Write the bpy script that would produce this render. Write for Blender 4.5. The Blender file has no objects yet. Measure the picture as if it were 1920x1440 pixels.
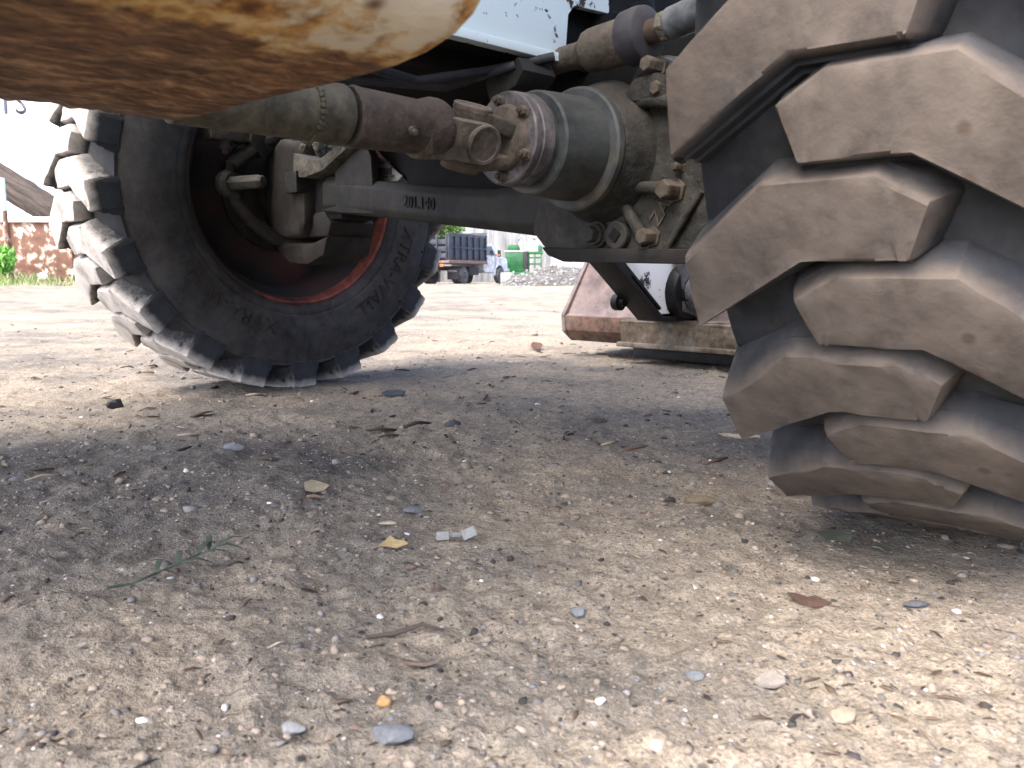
import bpy, bmesh, math, random
import numpy as np
from mathutils import Vector, Matrix

# ------------------------------------------------------------------ camera, sky, sun, exposure
R = math.radians
scene = bpy.context.scene
col = scene.collection
random.seed(7)
CAM_Z = 0.2587
cam_d = bpy.data.cameras.new('camera')
cam = bpy.data.objects.new('camera', cam_d); col.objects.link(cam)
cam.location = (0, 0, CAM_Z)
cam.rotation_euler = (R(90 - 7.266), 0, 0)
cam_d.sensor_width = 36; cam_d.lens = 29.12
cam_d.clip_start = 0.02; cam_d.clip_end = 1500
cam_d.dof.use_dof = True; cam_d.dof.focus_distance = 1.25; cam_d.dof.aperture_fstop = 16
scene.camera = cam

SUN_EL, SUN_AZ = 55, -137          # azimuth clockwise from +Y
world = bpy.data.worlds.new('World'); scene.world = world; world.use_nodes = True
wn = world.node_tree; wn.nodes.clear()
sky = wn.nodes.new('ShaderNodeTexSky'); sky.sky_type = 'NISHITA'; sky.sun_disc = False
sky.sun_elevation = R(SUN_EL); sky.sun_rotation = R(SUN_AZ)
sky.air_density = 0.34; sky.dust_density = 3.0; sky.ozone_density = 0.55
bg = wn.nodes.new('ShaderNodeBackground'); bg.inputs[1].default_value = 0.15
wo = wn.nodes.new('ShaderNodeOutputWorld')
wn.links.new(sky.outputs[0], bg.inputs[0]); wn.links.new(bg.outputs[0], wo.inputs[0])
sun_d = bpy.data.lights.new('sun', 'SUN'); sun_d.energy = 0.5; sun_d.angle = R(85); sun_d.color = (1, .955, .87)
sun = bpy.data.objects.new('sun', sun_d); col.objects.link(sun)
_e, _a = R(SUN_EL), R(SUN_AZ)
_dir = Vector((math.cos(_e) * math.sin(_a), math.cos(_e) * math.cos(_a), math.sin(_e)))
sun.rotation_euler = _dir.to_track_quat('Z', 'Y').to_euler(); sun.location = _dir * 30
vs = scene.view_settings
vs.view_transform = 'Standard'; vs.look = 'None'; vs.exposure = 3.2; vs.gamma = 1; vs.use_curve_mapping = False
scene.cycles.use_denoising = True
scene.cycles.max_bounces = 6; scene.cycles.diffuse_bounces = 3

# ------------------------------------------------------------------ node materials
def hexc(r, g, b): return (r, g, b, 1)

class NT:
    def __init__(s, name):
        s.m = bpy.data.materials.new(name); s.m.use_nodes = True
        s.t = s.m.node_tree; s.t.nodes.clear()
        s.out = s.t.nodes.new('ShaderNodeOutputMaterial')
        s.b = s.t.nodes.new('ShaderNodeBsdfPrincipled')
        s.t.links.new(s.b.outputs[0], s.out.inputs[0])
        s.tc = s.t.nodes.new('ShaderNodeTexCoord')
    def link(s, a, b): s.t.links.new(a, b)
    def map(s, scale=(1, 1, 1), rot=(0, 0, 0), src='Object'):
        n = s.t.nodes.new('ShaderNodeMapping'); n.inputs['Scale'].default_value = scale; n.inputs['Rotation'].default_value = rot
        s.link(s.tc.outputs[src], n.inputs[0]); return n.outputs[0]
    def noise(s, vec, scale, detail=6, rough=.6, dist=0):
        n = s.t.nodes.new('ShaderNodeTexNoise'); n.inputs['Scale'].default_value = scale
        n.inputs['Detail'].default_value = detail; n.inputs['Roughness'].default_value = rough
        n.inputs['Distortion'].default_value = dist
        s.link(vec, n.inputs['Vector']); return n.outputs[0]
    def voro(s, vec, scale, feat='F1', rnd=1):
        n = s.t.nodes.new('ShaderNodeTexVoronoi'); n.inputs['Scale'].default_value = scale; n.feature = feat
        n.inputs['Randomness'].default_value = rnd
        s.link(vec, n.inputs['Vector']); return n
    def ramp(s, fac, stops, interp='LINEAR'):
        n = s.t.nodes.new('ShaderNodeValToRGB'); n.color_ramp.interpolation = interp
        e = n.color_ramp.elements
        while len(e) < len(stops): e.new(.5)
        for i, (p, c) in enumerate(stops):
            e[i].position = p
            e[i].color = c if len(c) == 4 else (c[0], c[1], c[2], 1)
        s.link(fac, n.inputs[0]); return n.outputs[0]
    def step(s, fac, a, b): return s.ramp(fac, [(a, (0, 0, 0)), (b, (1, 1, 1))])
    def mix(s, fac, a, b, mode='MIX'):
        n = s.t.nodes.new('ShaderNodeMix'); n.data_type = 'RGBA'; n.blend_type = mode
        for i, v in ((0, fac), (6, a), (7, b)):
            if isinstance(v, (int, float)): n.inputs[i].default_value = v
            elif isinstance(v, tuple): n.inputs[i].default_value = v if len(v) == 4 else (v[0], v[1], v[2], 1)
            else: s.link(v, n.inputs[i])
        return n.outputs[2]
    def math(s, op, a, b=0):
        n = s.t.nodes.new('ShaderNodeMath'); n.operation = op
        for i, v in ((0, a), (1, b)):
            if isinstance(v, (int, float)): n.inputs[i].default_value = v
            else: s.link(v, n.inputs[i])
        return n.outputs[0]
    def attr(s, name, out='Color'):
        n = s.t.nodes.new('ShaderNodeAttribute'); n.attribute_name = name; return n.outputs[out]
    def sep(s, vec):
        n = s.t.nodes.new('ShaderNodeSeparateXYZ'); s.link(vec, n.inputs[0]); return n.outputs
    def normal_up(s):
        g = s.t.nodes.new('ShaderNodeNewGeometry'); return s.sep(g.outputs['Normal'])[2]
    def bump(s, h, strength=.3, dist=.002):
        n = s.t.nodes.new('ShaderNodeBump'); n.inputs['Strength'].default_value = strength
        n.inputs['Distance'].default_value = dist; s.link(h, n.inputs['Height'])
        s.link(n.outputs[0], s.b.inputs['Normal'])
    def fin(s, color, rough=.8, metal=0, spec=.3):
        if isinstance(color, tuple): s.b.inputs['Base Color'].default_value = color if len(color) == 4 else (*color, 1)
        else: s.link(color, s.b.inputs['Base Color'])
        if isinstance(rough, (int, float)): s.b.inputs['Roughness'].default_value = rough
        else: s.link(rough, s.b.inputs['Roughness'])
        s.b.inputs['Metallic'].default_value = metal
        s.b.inputs['Specular IOR Level'].default_value = spec
        return s.m

DARK = {'dark_underframe': .35, 'cast_iron_grey_green': .45, 'cast_iron_dark': .45, 'axle_beam_paint': .34, 'drum_paint_blue_grey': .55, 'flange_worn_steel': .62, 'shaft_khaki_paint': .50, 'dusty_brown_rust': .37,
        'dusty_yoke': .66, 'dusty_bolt': .5, 'blue_grey_paint': .8, 'knuckle_casting': .19, 'caked_mud': .34, 'black_greasy_steel': .15, 'bucket_faded_red_rust': .37, 'bucket_brown_wear': .5, 'beige_flaking_steel': .5, 'crushed_stone': .22, 'stained_white_concrete': .36, 'white_building_wall': .8, 'navy_paint': .3, 'navy_board': .28, 'white_cab_paint': .55, 'bright_green_paint': .42, 'cream': .6, 'furrowed_bark': .5, 'road_tyre': 1.2, 'dusty_steel_wheel': .8, 'weathered_bed_rail': .5, 'grey_siding': .35, 'window_pane_grey': .5, 'dirty_red_rim': 1}
def noisy(name, c0, c1, c2=None, scale=9, rough=.75, bump=.3, bscale=90, bdist=.002, metal=0, dust=None, dustc=(.20, .165, .125), spec=.3, stretch=(1, 1, 1)):
    _k = DARK.get(name, 1); c0, c1, c2, dustc = (tuple(x * _k for x in q_) if q_ else None for q_ in (c0, c1, c2, dustc))
    n = NT(name); v = n.map(stretch)
    a = n.noise(v, scale, 5, .62)
    stops = [(.32, c0), (.66, c1)] if c2 is None else [(.3, c0), (.5, c1), (.7, c2)]
    c = n.ramp(a, stops)
    fine = n.noise(v, bscale, 3, .65)
    c = n.mix(.35, c, n.ramp(fine, [(.3, (.55, .55, .55)), (.7, (1.25, 1.25, 1.25))]), 'MULTIPLY')
    if name in DARK:
        bl = n.noise(v, scale * 3.1, 4, .7)
        c = n.mix(.75, c, n.ramp(bl, [(.34, (.42, .40, .38)), (.5, (1, 1, 1)), (.68, (1.55, 1.48, 1.38))]), 'MULTIPLY')
    if dust is not None:
        up = n.normal_up()
        d = n.math('MULTIPLY', n.step(n.math('ADD', up, n.math('MULTIPLY', n.math('SUBTRACT', a, .5), 1.4)), -.25, .85), dust)
        c = n.mix(d, c, dustc)
    n.bump(fine, bump, bdist)
    return n.fin(c, rough, metal, spec)

def chipped(name, paint, rust, thr=.6, scale=14, rough=.5, paint2=None):
    n = NT(name); v = n.map()
    a = n.noise(v, scale, 9, .68); b = n.noise(v, 3.2, 4, .5); f = n.noise(v, 120, 4)
    pc = n.ramp(b, [(.3, paint), (.75, paint2 or paint)])
    k = n.step(n.math('ADD', a, n.math('MULTIPLY', n.math('SUBTRACT', b, .5), .35)), thr, thr + .025)
    rc = n.ramp(f, [(.3, rust), (.7, tuple(x * 1.9 for x in rust))])
    c = n.mix(k, pc, rc)
    n.bump(n.math('SUBTRACT', n.math('MULTIPLY', f, .25), k), .5, .0015)
    return n.fin(c, n.ramp(k, [(0, (rough,) * 3), (1, (.9,) * 3)]), 0, .4)

M = {}
# tyre: black rubber, dry dust where the vertices say so
def tyre_mat(name, ds=1.0, tint=(1, 1, 1)):
    n = NT(name); v = n.map()
    d = n.attr('dust', 'Fac'); a = n.noise(v, 11, 4, .62); f = n.noise(v, 130, 4, .6); m2 = n.noise(v, 38, 4, .6)
    rub = n.ramp(a, [(.3, (.012, .0135, .0155)), (.7, (.044, .048, .053))])
    du = n.ramp(a, [*[(q_, tuple(x * ds * t_ for x, t_ in zip(c_, tint))) for q_, c_ in ((.28, (.056, .047, .039)), (.52, (.080, .067, .055)), (.75, (.104, .089, .073)))]])
    du = n.mix(.55, du, n.ramp(m2, [(.3, (.45, .43, .41)), (.5, (1, 1, 1)), (.72, (1.4, 1.36, 1.3))]), 'MULTIPLY')
    k = n.math('ADD', n.math('MULTIPLY', n.math('SUBTRACT', m2, .5), .45), d)
    k = n.math('ADD', k, n.math('MULTIPLY', n.math('SUBTRACT', f, .5), .3))
    k = n.math('SUBTRACT', k, n.math('MULTIPLY', n.step(n.noise(n.map((1, 1, .55)), 26, 4, .7), .55, .70), .34))   # dust rubbed off
    up = n.normal_up()
    k = n.math('ADD', k, n.math('MULTIPLY', n.step(up, .0, .9), .20))
    c = n.mix(n.step(k, .20, .95), rub, du)
    vo = n.voro(v, 30); pit = n.step(vo.outputs[0], .08, .17)     # small nicks torn out of the rubber
    nick = n.math('MULTIPLY', n.math('SUBTRACT', 1, pit), n.step(n.noise(v, 14, 2), .50, .56))
    c = n.mix(n.math('MULTIPLY', nick, .75), c, (.05, .035, .025))
    n.bump(f, .55, .0014)
    return n.fin(c, .88, 0, .25)
M['tyre'] = tyre_mat('tyre_rubber')
M['tyre_lit'] = tyre_mat('tyre_rubber_lit_dust', 5.4, (.93, 1.04, 1.16))  # same dusty rubber, with the daylight on the far lugs put into its colour

def tank_mat():
    n = NT('rusted_tank'); v = n.map((1, .42, 1)); v2 = n.map((1, .6, 1)); vi = n.map()
    st = n.noise(v, 88, 5, .68); st2 = n.noise(v2, 210, 3, .65); a = n.noise(vi, 13, 5, .65); f = n.noise(vi, 120, 3)
    c = n.ramp(st, [(.30, (.030, .015, .008)), (.43, (.090, .044, .020)), (.54, (.175, .096, .045)), (.66, (.30, .190, .100))])
    c = n.mix(.55, c, n.ramp(a, [(.36, (.38, .35, .34)), (.62, (1.3, 1.3, 1.3))]), 'MULTIPLY')
    c = n.mix(.6, c, n.ramp(st2, [(.28, (.35, .32, .3)), (.72, (1.7, 1.65, 1.6))]), 'MULTIPLY')
    z = n.sep(n.tc.outputs['Object'])
    side = n.step(z[0], .715, .785)
    pk = n.math('ADD', n.math('MULTIPLY', n.math('SUBTRACT', a, .5), 2.1), side)
    yel = n.ramp(n.noise(vi, 55, 4, .65), [(.32, (.10, .040, .012)), (.42, (.25, .125, .038)), (.54, (.40, .255, .095)), (.70, (.50, .385, .21))])
    c = n.mix(n.step(pk, .42, .62), c, yel)
    fr = n.step(n.math('ADD', n.math('MULTIPLY', n.math('SUBTRACT', a, .5), 1.6), n.ramp(z[1], [(0, (0, 0, 0)), (1, (1, 1, 1))])), .4, .6)
    pale = n.step(n.math('ADD', n.noise(vi, 7.5, 7, .6), n.math('MULTIPLY', side, .16)), .64, .68)
    c = n.mix(n.math('MULTIPLY', pale, n.step(pk, .5, .7)), c, (.46, .41, .31))
    vo = n.voro(vi, 46); pit = n.math('MULTIPLY', n.math('SUBTRACT', 1, n.step(vo.outputs[0], .12, .32)), n.step(n.noise(vi, 17, 3), .40, .50))
    c = n.mix(n.math('MULTIPLY', pit, .9), c, (.075, .028, .009))
    n.bump(n.math('ADD', n.math('ADD', st, f), n.math('MULTIPLY', pale, .6)), .45, .002)
    return n.fin(c, .82, 0, .25)
M['tank'] = tank_mat()

M['cast'] = noisy('cast_iron_grey_green', (.032, .034, .030), (.070, .070, .060), (.115, .105, .086), 12, .72, .9, 70, .004, 0, .55, (.165, .140, .108))
M['cast_dark'] = noisy('cast_iron_dark', (.022, .020, .018), (.052, .044, .036), None, 9, .75, .5, 100, .002, 0, .5, (.115, .098, .078))
M['beam'] = noisy('axle_beam_paint', (.034, .036, .033), (.062, .062, .055), (.092, .080, .060), 7, .7, .4, 120, .0015, 0, .45, (.20, .195, .18))
M['drum'] = noisy('drum_paint_blue_grey', (.050, .060, .066), (.092, .104, .104), (.135, .116, .088), 10, .6, .35, 90, .0015, 0, .35, (.18, .16, .13), .35, (1, .5, 1))
M['flange'] = noisy('flange_worn_steel', (.085, .072, .072), (.165, .150, .152), (.24, .225, .232), 26, .55, .35, 140, .001, .15, .25, (.2, .17, .13))
M['shaft'] = noisy('shaft_khaki_paint', (.100, .092, .058), (.155, .143, .096), (.205, .190, .140), 16, .7, .7, 80, .003, 0, .4, (.24, .2, .15))
M['rustbrown'] = noisy('dusty_brown_rust', (.084, .062, .047), (.142, .110, .086), (.205, .170, .140), 18, .85, .8, 90, .003, 0, .45, (.24, .19, .15))
M['yoke'] = noisy('dusty_yoke', (.086, .070, .053), (.142, .120, .093), (.19, .162, .126), 15, .85, .8, 80, .003, 0, .5, (.26, .21, .16))
M['bolt'] = noisy('dusty_bolt', (.120, .098, .072), (.20, .172, .132), None, 30, .75, .3, 160, .001, .1, .4, (.28, .24, .19))
M['rubberblack'] = noisy('dark_seal_rubber', (.020, .020, .024), (.045, .044, .050), None, 16, .6, .3, 100, .0015, 0, .35, (.14, .13, .12))
M['copper'] = noisy('rusty_rod', (.022, .016, .012), (.045, .031, .023), (.085, .062, .047), 30, .6, .3, 150, .001, .1)
M['bluegrey'] = noisy('blue_grey_paint', (.060, .070, .078), (.120, .134, .145), None, 14, .5, .25, 110, .001, 0, .35, (.26, .26, .25))
M['white'] = chipped('chipped_white_paint', (.72, .83, .81), (.045, .030, .022), .59, 34, .45, (.66, .76, .74))
M['whitearm'] = chipped('flaking_white_arm_paint', (.78, .78, .74), (.030, .028, .028), .625, 19, .55, (.66, .64, .58))
M['blackgrease'] = noisy('black_greasy_steel', (.010, .010, .011), (.030, .029, .031), (.055, .052, .055), 24, .55, .6, 90, .003, 0, .3, (.12, .11, .10))
M['greypin'] = noisy('dusty_grey_pin', (.050, .050, .055), (.115, .112, .115), None, 30, .8, .5, 120, .002)
M['bucket'] = noisy('bucket_faded_red_rust', (.25, .185, .17), (.33, .255, .24), (.40, .33, .315), 4.5, .8, .4, 70, .002, 0, .3, (.38, .31, .27))
M['bucketlow'] = noisy('bucket_brown_wear', (.125, .072, .048), (.205, .128, .092), (.27, .19, .15), 11, .85, .5, 80, .003, 0, .3, (.30, .23, .18))
M['beige'] = noisy('beige_flaking_steel', (.115, .082, .052), (.215, .172, .122), (.34, .30, .24), 16, .85, .6, 60, .004, 0, .4, (.34, .30, .25))
def rim_mat():
    n = NT('worn_red_rim_lit_side'); v = n.map(); z = n.sep(n.tc.outputs['Object']); a = n.noise(v, 9, 5, .65)
    k = n.math('ADD', n.math('MULTIPLY', n.math('SUBTRACT', z[1], n.math('MULTIPLY', z[2], .8)), 3.2), n.math('MULTIPLY', n.math('SUBTRACT', a, .5), 2.0))  # lit lower front painted in as red, near black elsewhere; noise for worn paint
    c = n.mix(n.step(k, .15, .75), n.ramp(a, [(.3, (.012, .010, .009)), (.7, (.042, .030, .024))]), n.ramp(n.noise(v, 40, 3), [(.35, (.13, .035, .024)), (.65, (.27, .075, .050))]))
    n.bump(a, .3, .002); return n.fin(c, .75)
M['redrim'] = rim_mat()
M['rimdirt'] = noisy('grimy_rim_barrel', (.010, .009, .0085), (.020, .015, .013), (.060, .018, .014), 5, .8, .4, 90, .002, 0, .3, (.05, .042, .034))
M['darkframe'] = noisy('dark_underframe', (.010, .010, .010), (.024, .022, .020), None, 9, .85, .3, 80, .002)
M['mud'] = noisy('caked_mud', (.17, .155, .115), (.27, .25, .195), (.36, .34, .28), 22, .95, 1.0, 70, .008, 0, .5, (.42, .40, .35))
M['knuckle'] = noisy('knuckle_casting', (.038, .035, .030), (.085, .074, .060), (.14, .12, .095), 9, .85, .6, 80, .003, 0, .7, (.30, .285, .245))

# ------------------------------------------------------------------ mesh helpers
def tag(o, label, cat=None, group=None, kind=None):
    if label: o['label'] = label
    if cat: o['category'] = cat
    if group: o['group'] = group
    if kind: o['kind'] = kind
    return o

def empty(name, loc=(0, 0, 0), rz=0, parent=None):
    o = bpy.data.objects.new(name, None); col.objects.link(o)
    o.location = loc; o.rotation_euler = (0, 0, rz); o.parent = parent; o.empty_display_size = .1
    return o

def link(name, me, parent=None, loc=None, rot=None):
    o = bpy.data.objects.new(name, me); col.objects.link(o); o.parent = parent
    if loc is not None: o.location = loc
    if rot is not None: o.rotation_euler = rot
    return o

class MB:
    def __init__(s): s.bm = bmesh.new()
    def poly(s, pts):
        vs_ = [s.bm.verts.new(p) for p in pts]; return s.bm.faces.new(vs_)
    def prism(s, poly, ax, c0, c1):
        def m(p, c): return {'v': (p[0], c, p[1]), 'u': (c, p[0], p[1]), 'z': (p[0], p[1], c)}[ax]
        a = [s.bm.verts.new(m(p, c0)) for p in poly]; b = [s.bm.verts.new(m(p, c1)) for p in poly]
        n = len(poly)
        s.bm.faces.new(a); s.bm.faces.new(b[::-1])
        for i in range(n): s.bm.faces.new((a[i], b[i], b[(i + 1) % n], a[(i + 1) % n]))
        return s
    def box(s, c, d, rot=None):
        g = bmesh.ops.create_cube(s.bm, size=1)['verts']
        mt = Matrix.Translation(c) @ (rot.to_4x4() if rot else Matrix()) @ Matrix.Diagonal((*d, 1))
        bmesh.ops.transform(s.bm, matrix=mt, verts=g); return s
    def lathe(s, p0, d, prof, n=40, a0=0):
        """revolve (distance along d, radius) profile about the axis p0,d"""
        d = Vector(d).normalized(); p0 = Vector(p0)
        e = Vector((0, 0, 1)) if abs(d.z) < .9 else Vector((1, 0, 0))
        x = d.cross(e).normalized(); y = d.cross(x)
        rings = []
        for (t, r) in prof:
            if r < 1e-6: rings.append([s.bm.verts.new(p0 + d * t)]); continue
            rings.append([s.bm.verts.new(p0 + d * t + (x * math.cos(a0 + 2 * math.pi * k / n) + y * math.sin(a0 + 2 * math.pi * k / n)) * r) for k in range(n)])
        for A, B in zip(rings, rings[1:]):
            for k in range(n):
                k2 = (k + 1) % n
                if len(A) == 1 and len(B) == 1: continue
                if len(A) == 1: s.bm.faces.new((A[0], B[k], B[k2]))
                elif len(B) == 1: s.bm.faces.new((A[k], A[k2], B[0]))
                else: s.bm.faces.new((A[k], A[k2], B[k2], B[k]))
        if len(rings[0]) > 1: s.bm.faces.new(rings[0])
        if len(rings[-1]) > 1: s.bm.faces.new(rings[-1][::-1])
        return s
    def cyl(s, p0, p1, r0, r1=None, n=24):
        d = Vector(p1) - Vector(p0); r1 = r0 if r1 is None else r1
        return s.lathe(p0, d, [(0, r0), (d.length, r1)], n)
    def hexb(s, p, d, r, h, n=6):
        return s.lathe(p, d, [(0, r * 1.35), (h * .2, r * 1.35), (h * .2, r), (h * .9, r), (h, r * .85)], n, .3)
    def tube(s, path, rad, n=14):
        path = [Vector(p) for p in path]; rings = []
        for i, p in enumerate(path):
            d = (path[min(i + 1, len(path) - 1)] - path[max(i - 1, 0)]).normalized()
            e = Vector((0, 0, 1)) if abs(d.z) < .9 else Vector((1, 0, 0))
            x = d.cross(e).normalized(); y = d.cross(x); r = rad[i] if isinstance(rad, (list, tuple)) else rad
            rings.append([s.bm.verts.new(p + (x * math.cos(2 * math.pi * k / n) + y * math.sin(2 * math.pi * k / n)) * r) for k in range(n)])
        for A, B in zip(rings, rings[1:]):
            for k in range(n): s.bm.faces.new((A[k], A[(k + 1) % n], B[(k + 1) % n], B[k]))
        s.bm.faces.new(rings[0]); s.bm.faces.new(rings[-1][::-1]); return s
    def loft(s, secs, cap=True):
        rings = [[s.bm.verts.new(p) for p in q] for q in secs]; n = len(secs[0])
        for A, B in zip(rings, rings[1:]):
            for k in range(n): s.bm.faces.new((A[k], A[(k + 1) % n], B[(k + 1) % n], B[k]))
        if cap: s.bm.faces.new(rings[0]); s.bm.faces.new(rings[-1][::-1])
        return s
    def mesh(s, name, mat, bevel=0, seg=2, ang=32, sub=0, jit=0):
        bm = s.bm
        bmesh.ops.recalc_face_normals(bm, faces=bm.faces)
        if bevel:
            ed = [e for e in bm.edges if len(e.link_faces) == 2 and e.calc_face_angle(0) > R(28)]
            bmesh.ops.bevel(bm, geom=ed, offset=bevel, offset_type='OFFSET', segments=seg, profile=.6, affect='EDGES', clamp_overlap=True)
        if sub: bmesh.ops.subdivide_edges(bm, edges=bm.edges, cuts=sub, use_grid_fill=True)
        if jit:
            for v in bm.verts: v.co += Vector((random.gauss(0, jit), random.gauss(0, jit), random.gauss(0, jit)))
        me = bpy.data.meshes.new(name); bm.to_mesh(me); bm.free()
        me.materials.append(mat)
        me.shade_smooth(); me.set_sharp_from_angle(angle=R(ang))
        return me
    def obj(s, name, mat, parent=None, **k):
        return link(name, s.mesh(name, mat, **k), parent)

def text_shape(txt, size=1.0):
    """flat triangulated verts/faces of a text string, baseline at 0"""
    cu = bpy.data.curves.new('lettering_curve', 'FONT'); cu.body = txt; cu.size = size; cu.resolution_u = 3
    o = bpy.data.objects.new('lettering_tmp', cu); col.objects.link(o)
    dg = bpy.context.evaluated_depsgraph_get()
    me = bpy.data.meshes.new_from_object(o.evaluated_get(dg))
    V_ = [v.co.copy() for v in me.vertices]; F_ = [list(p.vertices) for p in me.polygons]
    bpy.data.objects.remove(o); bpy.data.curves.remove(cu); bpy.data.meshes.remove(me)
    return V_, F_

def raised_text(txt, size, fn, depth, name, mat, parent):
    """fn(x, y, h) -> 3D point; a thin raised slab of letters"""
    V_, F_ = text_shape(txt, size)
    bm = bmesh.new()
    vs_ = [bm.verts.new(fn(v.x, v.y, 0)) for v in V_]
    fs = []
    for f in F_:
        try: fs.append(bm.faces.new([vs_[i] for i in f]))
        except ValueError: pass
    ex = bmesh.ops.extrude_face_region(bm, geom=fs)
    top = [g for g in ex['geom'] if isinstance(g, bmesh.types.BMVert)]
    # the extruded copies keep creation order of the used verts; move each by matching position
    lut = {}
    for v in V_:
        a = fn(v.x, v.y, 0); lut[(round(a[0], 6), round(a[1], 6), round(a[2], 6))] = Vector(fn(v.x, v.y, depth))
    for v in top:
        k = (round(v.co.x, 6), round(v.co.y, 6), round(v.co.z, 6))
        if k in lut: v.co = lut[k]
    bmesh.ops.recalc_face_normals(bm, faces=bm.faces)
    me = bpy.data.meshes.new(name); bm.to_mesh(me); bm.free(); me.materials.append(mat)
    return link(name, me, parent)

# value noise on numpy arrays
def vnoise(x, y, seed=0):
    xi = np.floor(x).astype(np.int64); yi = np.floor(y).astype(np.int64)
    fx = x - xi; fy = y - yi; fx = fx * fx * (3 - 2 * fx); fy = fy * fy * (3 - 2 * fy)
    def h(a, b):
        n = (a * 374761393 + b * 668265263 + seed * 974711) & 0x7fffffff
        n = ((n ^ (n >> 13)) * 1274126177) & 0x7fffffff
        return ((n ^ (n >> 16)) & 0xffff) / 65535.0
    return (h(xi, yi) * (1 - fx) + h(xi + 1, yi) * fx) * (1 - fy) + (h(xi, yi + 1) * (1 - fx) + h(xi + 1, yi + 1) * fx) * fy

def ground_z(x, y):
    x = np.asarray(x, float); y = np.asarray(y, float)
    r = np.hypot(x, y)
    near = 1 / (1 + (r / 9) ** 2)
    z = (vnoise(x * 1.3, y * 1.3, 1) - .5) * .020 + (vnoise(x * 4.1, y * 4.1, 2) - .5) * .013 * near
    z += (vnoise(x * 13, y * 13, 3) - .5) * .0065 * near + (vnoise(x * 34, y * 34, 4) - .5) * .0036 * near
    lump = vnoise(x * 75, y * 75, 5); z += np.clip(lump - .5, 0, 1) * .0075 * near - np.clip(.3 - lump, 0, 1) * .008 * near
    lump2 = vnoise(x * 19 + 7, y * 19, 8); z += np.clip(lump2 - .66, 0, 1) * .020 * near
    z += (vnoise(x * 150, y * 150, 6) - .5) * .0034 * near
    # a low bank at the far left, where the weeds and the rusted skip stand
    bank = np.clip((-x - 6) / 8, 0, 1) * np.clip((y - 14) / 8, 0, 1)
    z += .22 * bank * bank * (3 - 2 * bank)
    # flat under the two tyres
    for cx, cy, hh in ((.49, .86, -.008), (-.59, 2.05, .004)):
        d = np.hypot(x - cx, y - cy); k = np.clip(1.7 - d / .15, 0, 1); z = z * (1 - .7 * k) + hh * k
    return z

# ------------------------------------------------------------------ ground
def ground_mat():
    n = NT('packed_dirt'); v = n.map()
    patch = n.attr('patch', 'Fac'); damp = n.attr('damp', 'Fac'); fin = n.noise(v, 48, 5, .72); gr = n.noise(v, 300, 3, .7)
    c = n.ramp(patch,
               [(.36, (.134, .121, .102)), (.46, (.184, .162, .131)), (.55, (.230, .196, .150)), (.68, (.266, .226, .173))])
    c = n.mix(.65, c, n.ramp(fin, [(.28, (.38, .37, .36)), (.5, (1, 1, 1)), (.72, (1.5, 1.48, 1.44))]), 'MULTIPLY')
    c = n.mix(.7, c, n.ramp(gr, [(.3, (.45, .45, .45)), (.7, (1.55, 1.55, 1.53))]), 'MULTIPLY')
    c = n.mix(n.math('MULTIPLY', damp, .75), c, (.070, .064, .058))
    vo = n.voro(v, 170); sp = n.math('SUBTRACT', 1, n.step(vo.outputs[0], .16, .30))
    spc = n.ramp(n.sep(vo.outputs['Color'])[0], [(0, (.03, .027, .025)), (.4, (.07, .06, .052)), (.55, (.17, .15, .125)), (.88, (.25, .22, .185)), (.965, (.5, .48, .45))])
    msk = n.math('MULTIPLY', sp, n.step(n.sep(vo.outputs['Color'])[1], .25, .32))
    c = n.mix(msk, c, spc)
    vo2 = n.voro(v, 62); sp2 = n.math('SUBTRACT', 1, n.step(vo2.outputs[0], .12, .26))
    m2 = n.math('MULTIPLY', sp2, n.step(n.sep(vo2.outputs['Color'])[1], .62, .68))
    c = n.mix(m2, c, n.ramp(n.sep(vo2.outputs['Color'])[0], [(0, (.035, .032, .03)), (.45, (.11, .10, .09)), (.85, (.22, .19, .155)), (.985, (.42, .40, .37))]))
    h = n.noise(v, 75, 5, .78)
    n.bump(h, 1.0, .008)
    return n.fin(c, .95, 0, .15)
M['ground'] = ground_mat()

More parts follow.
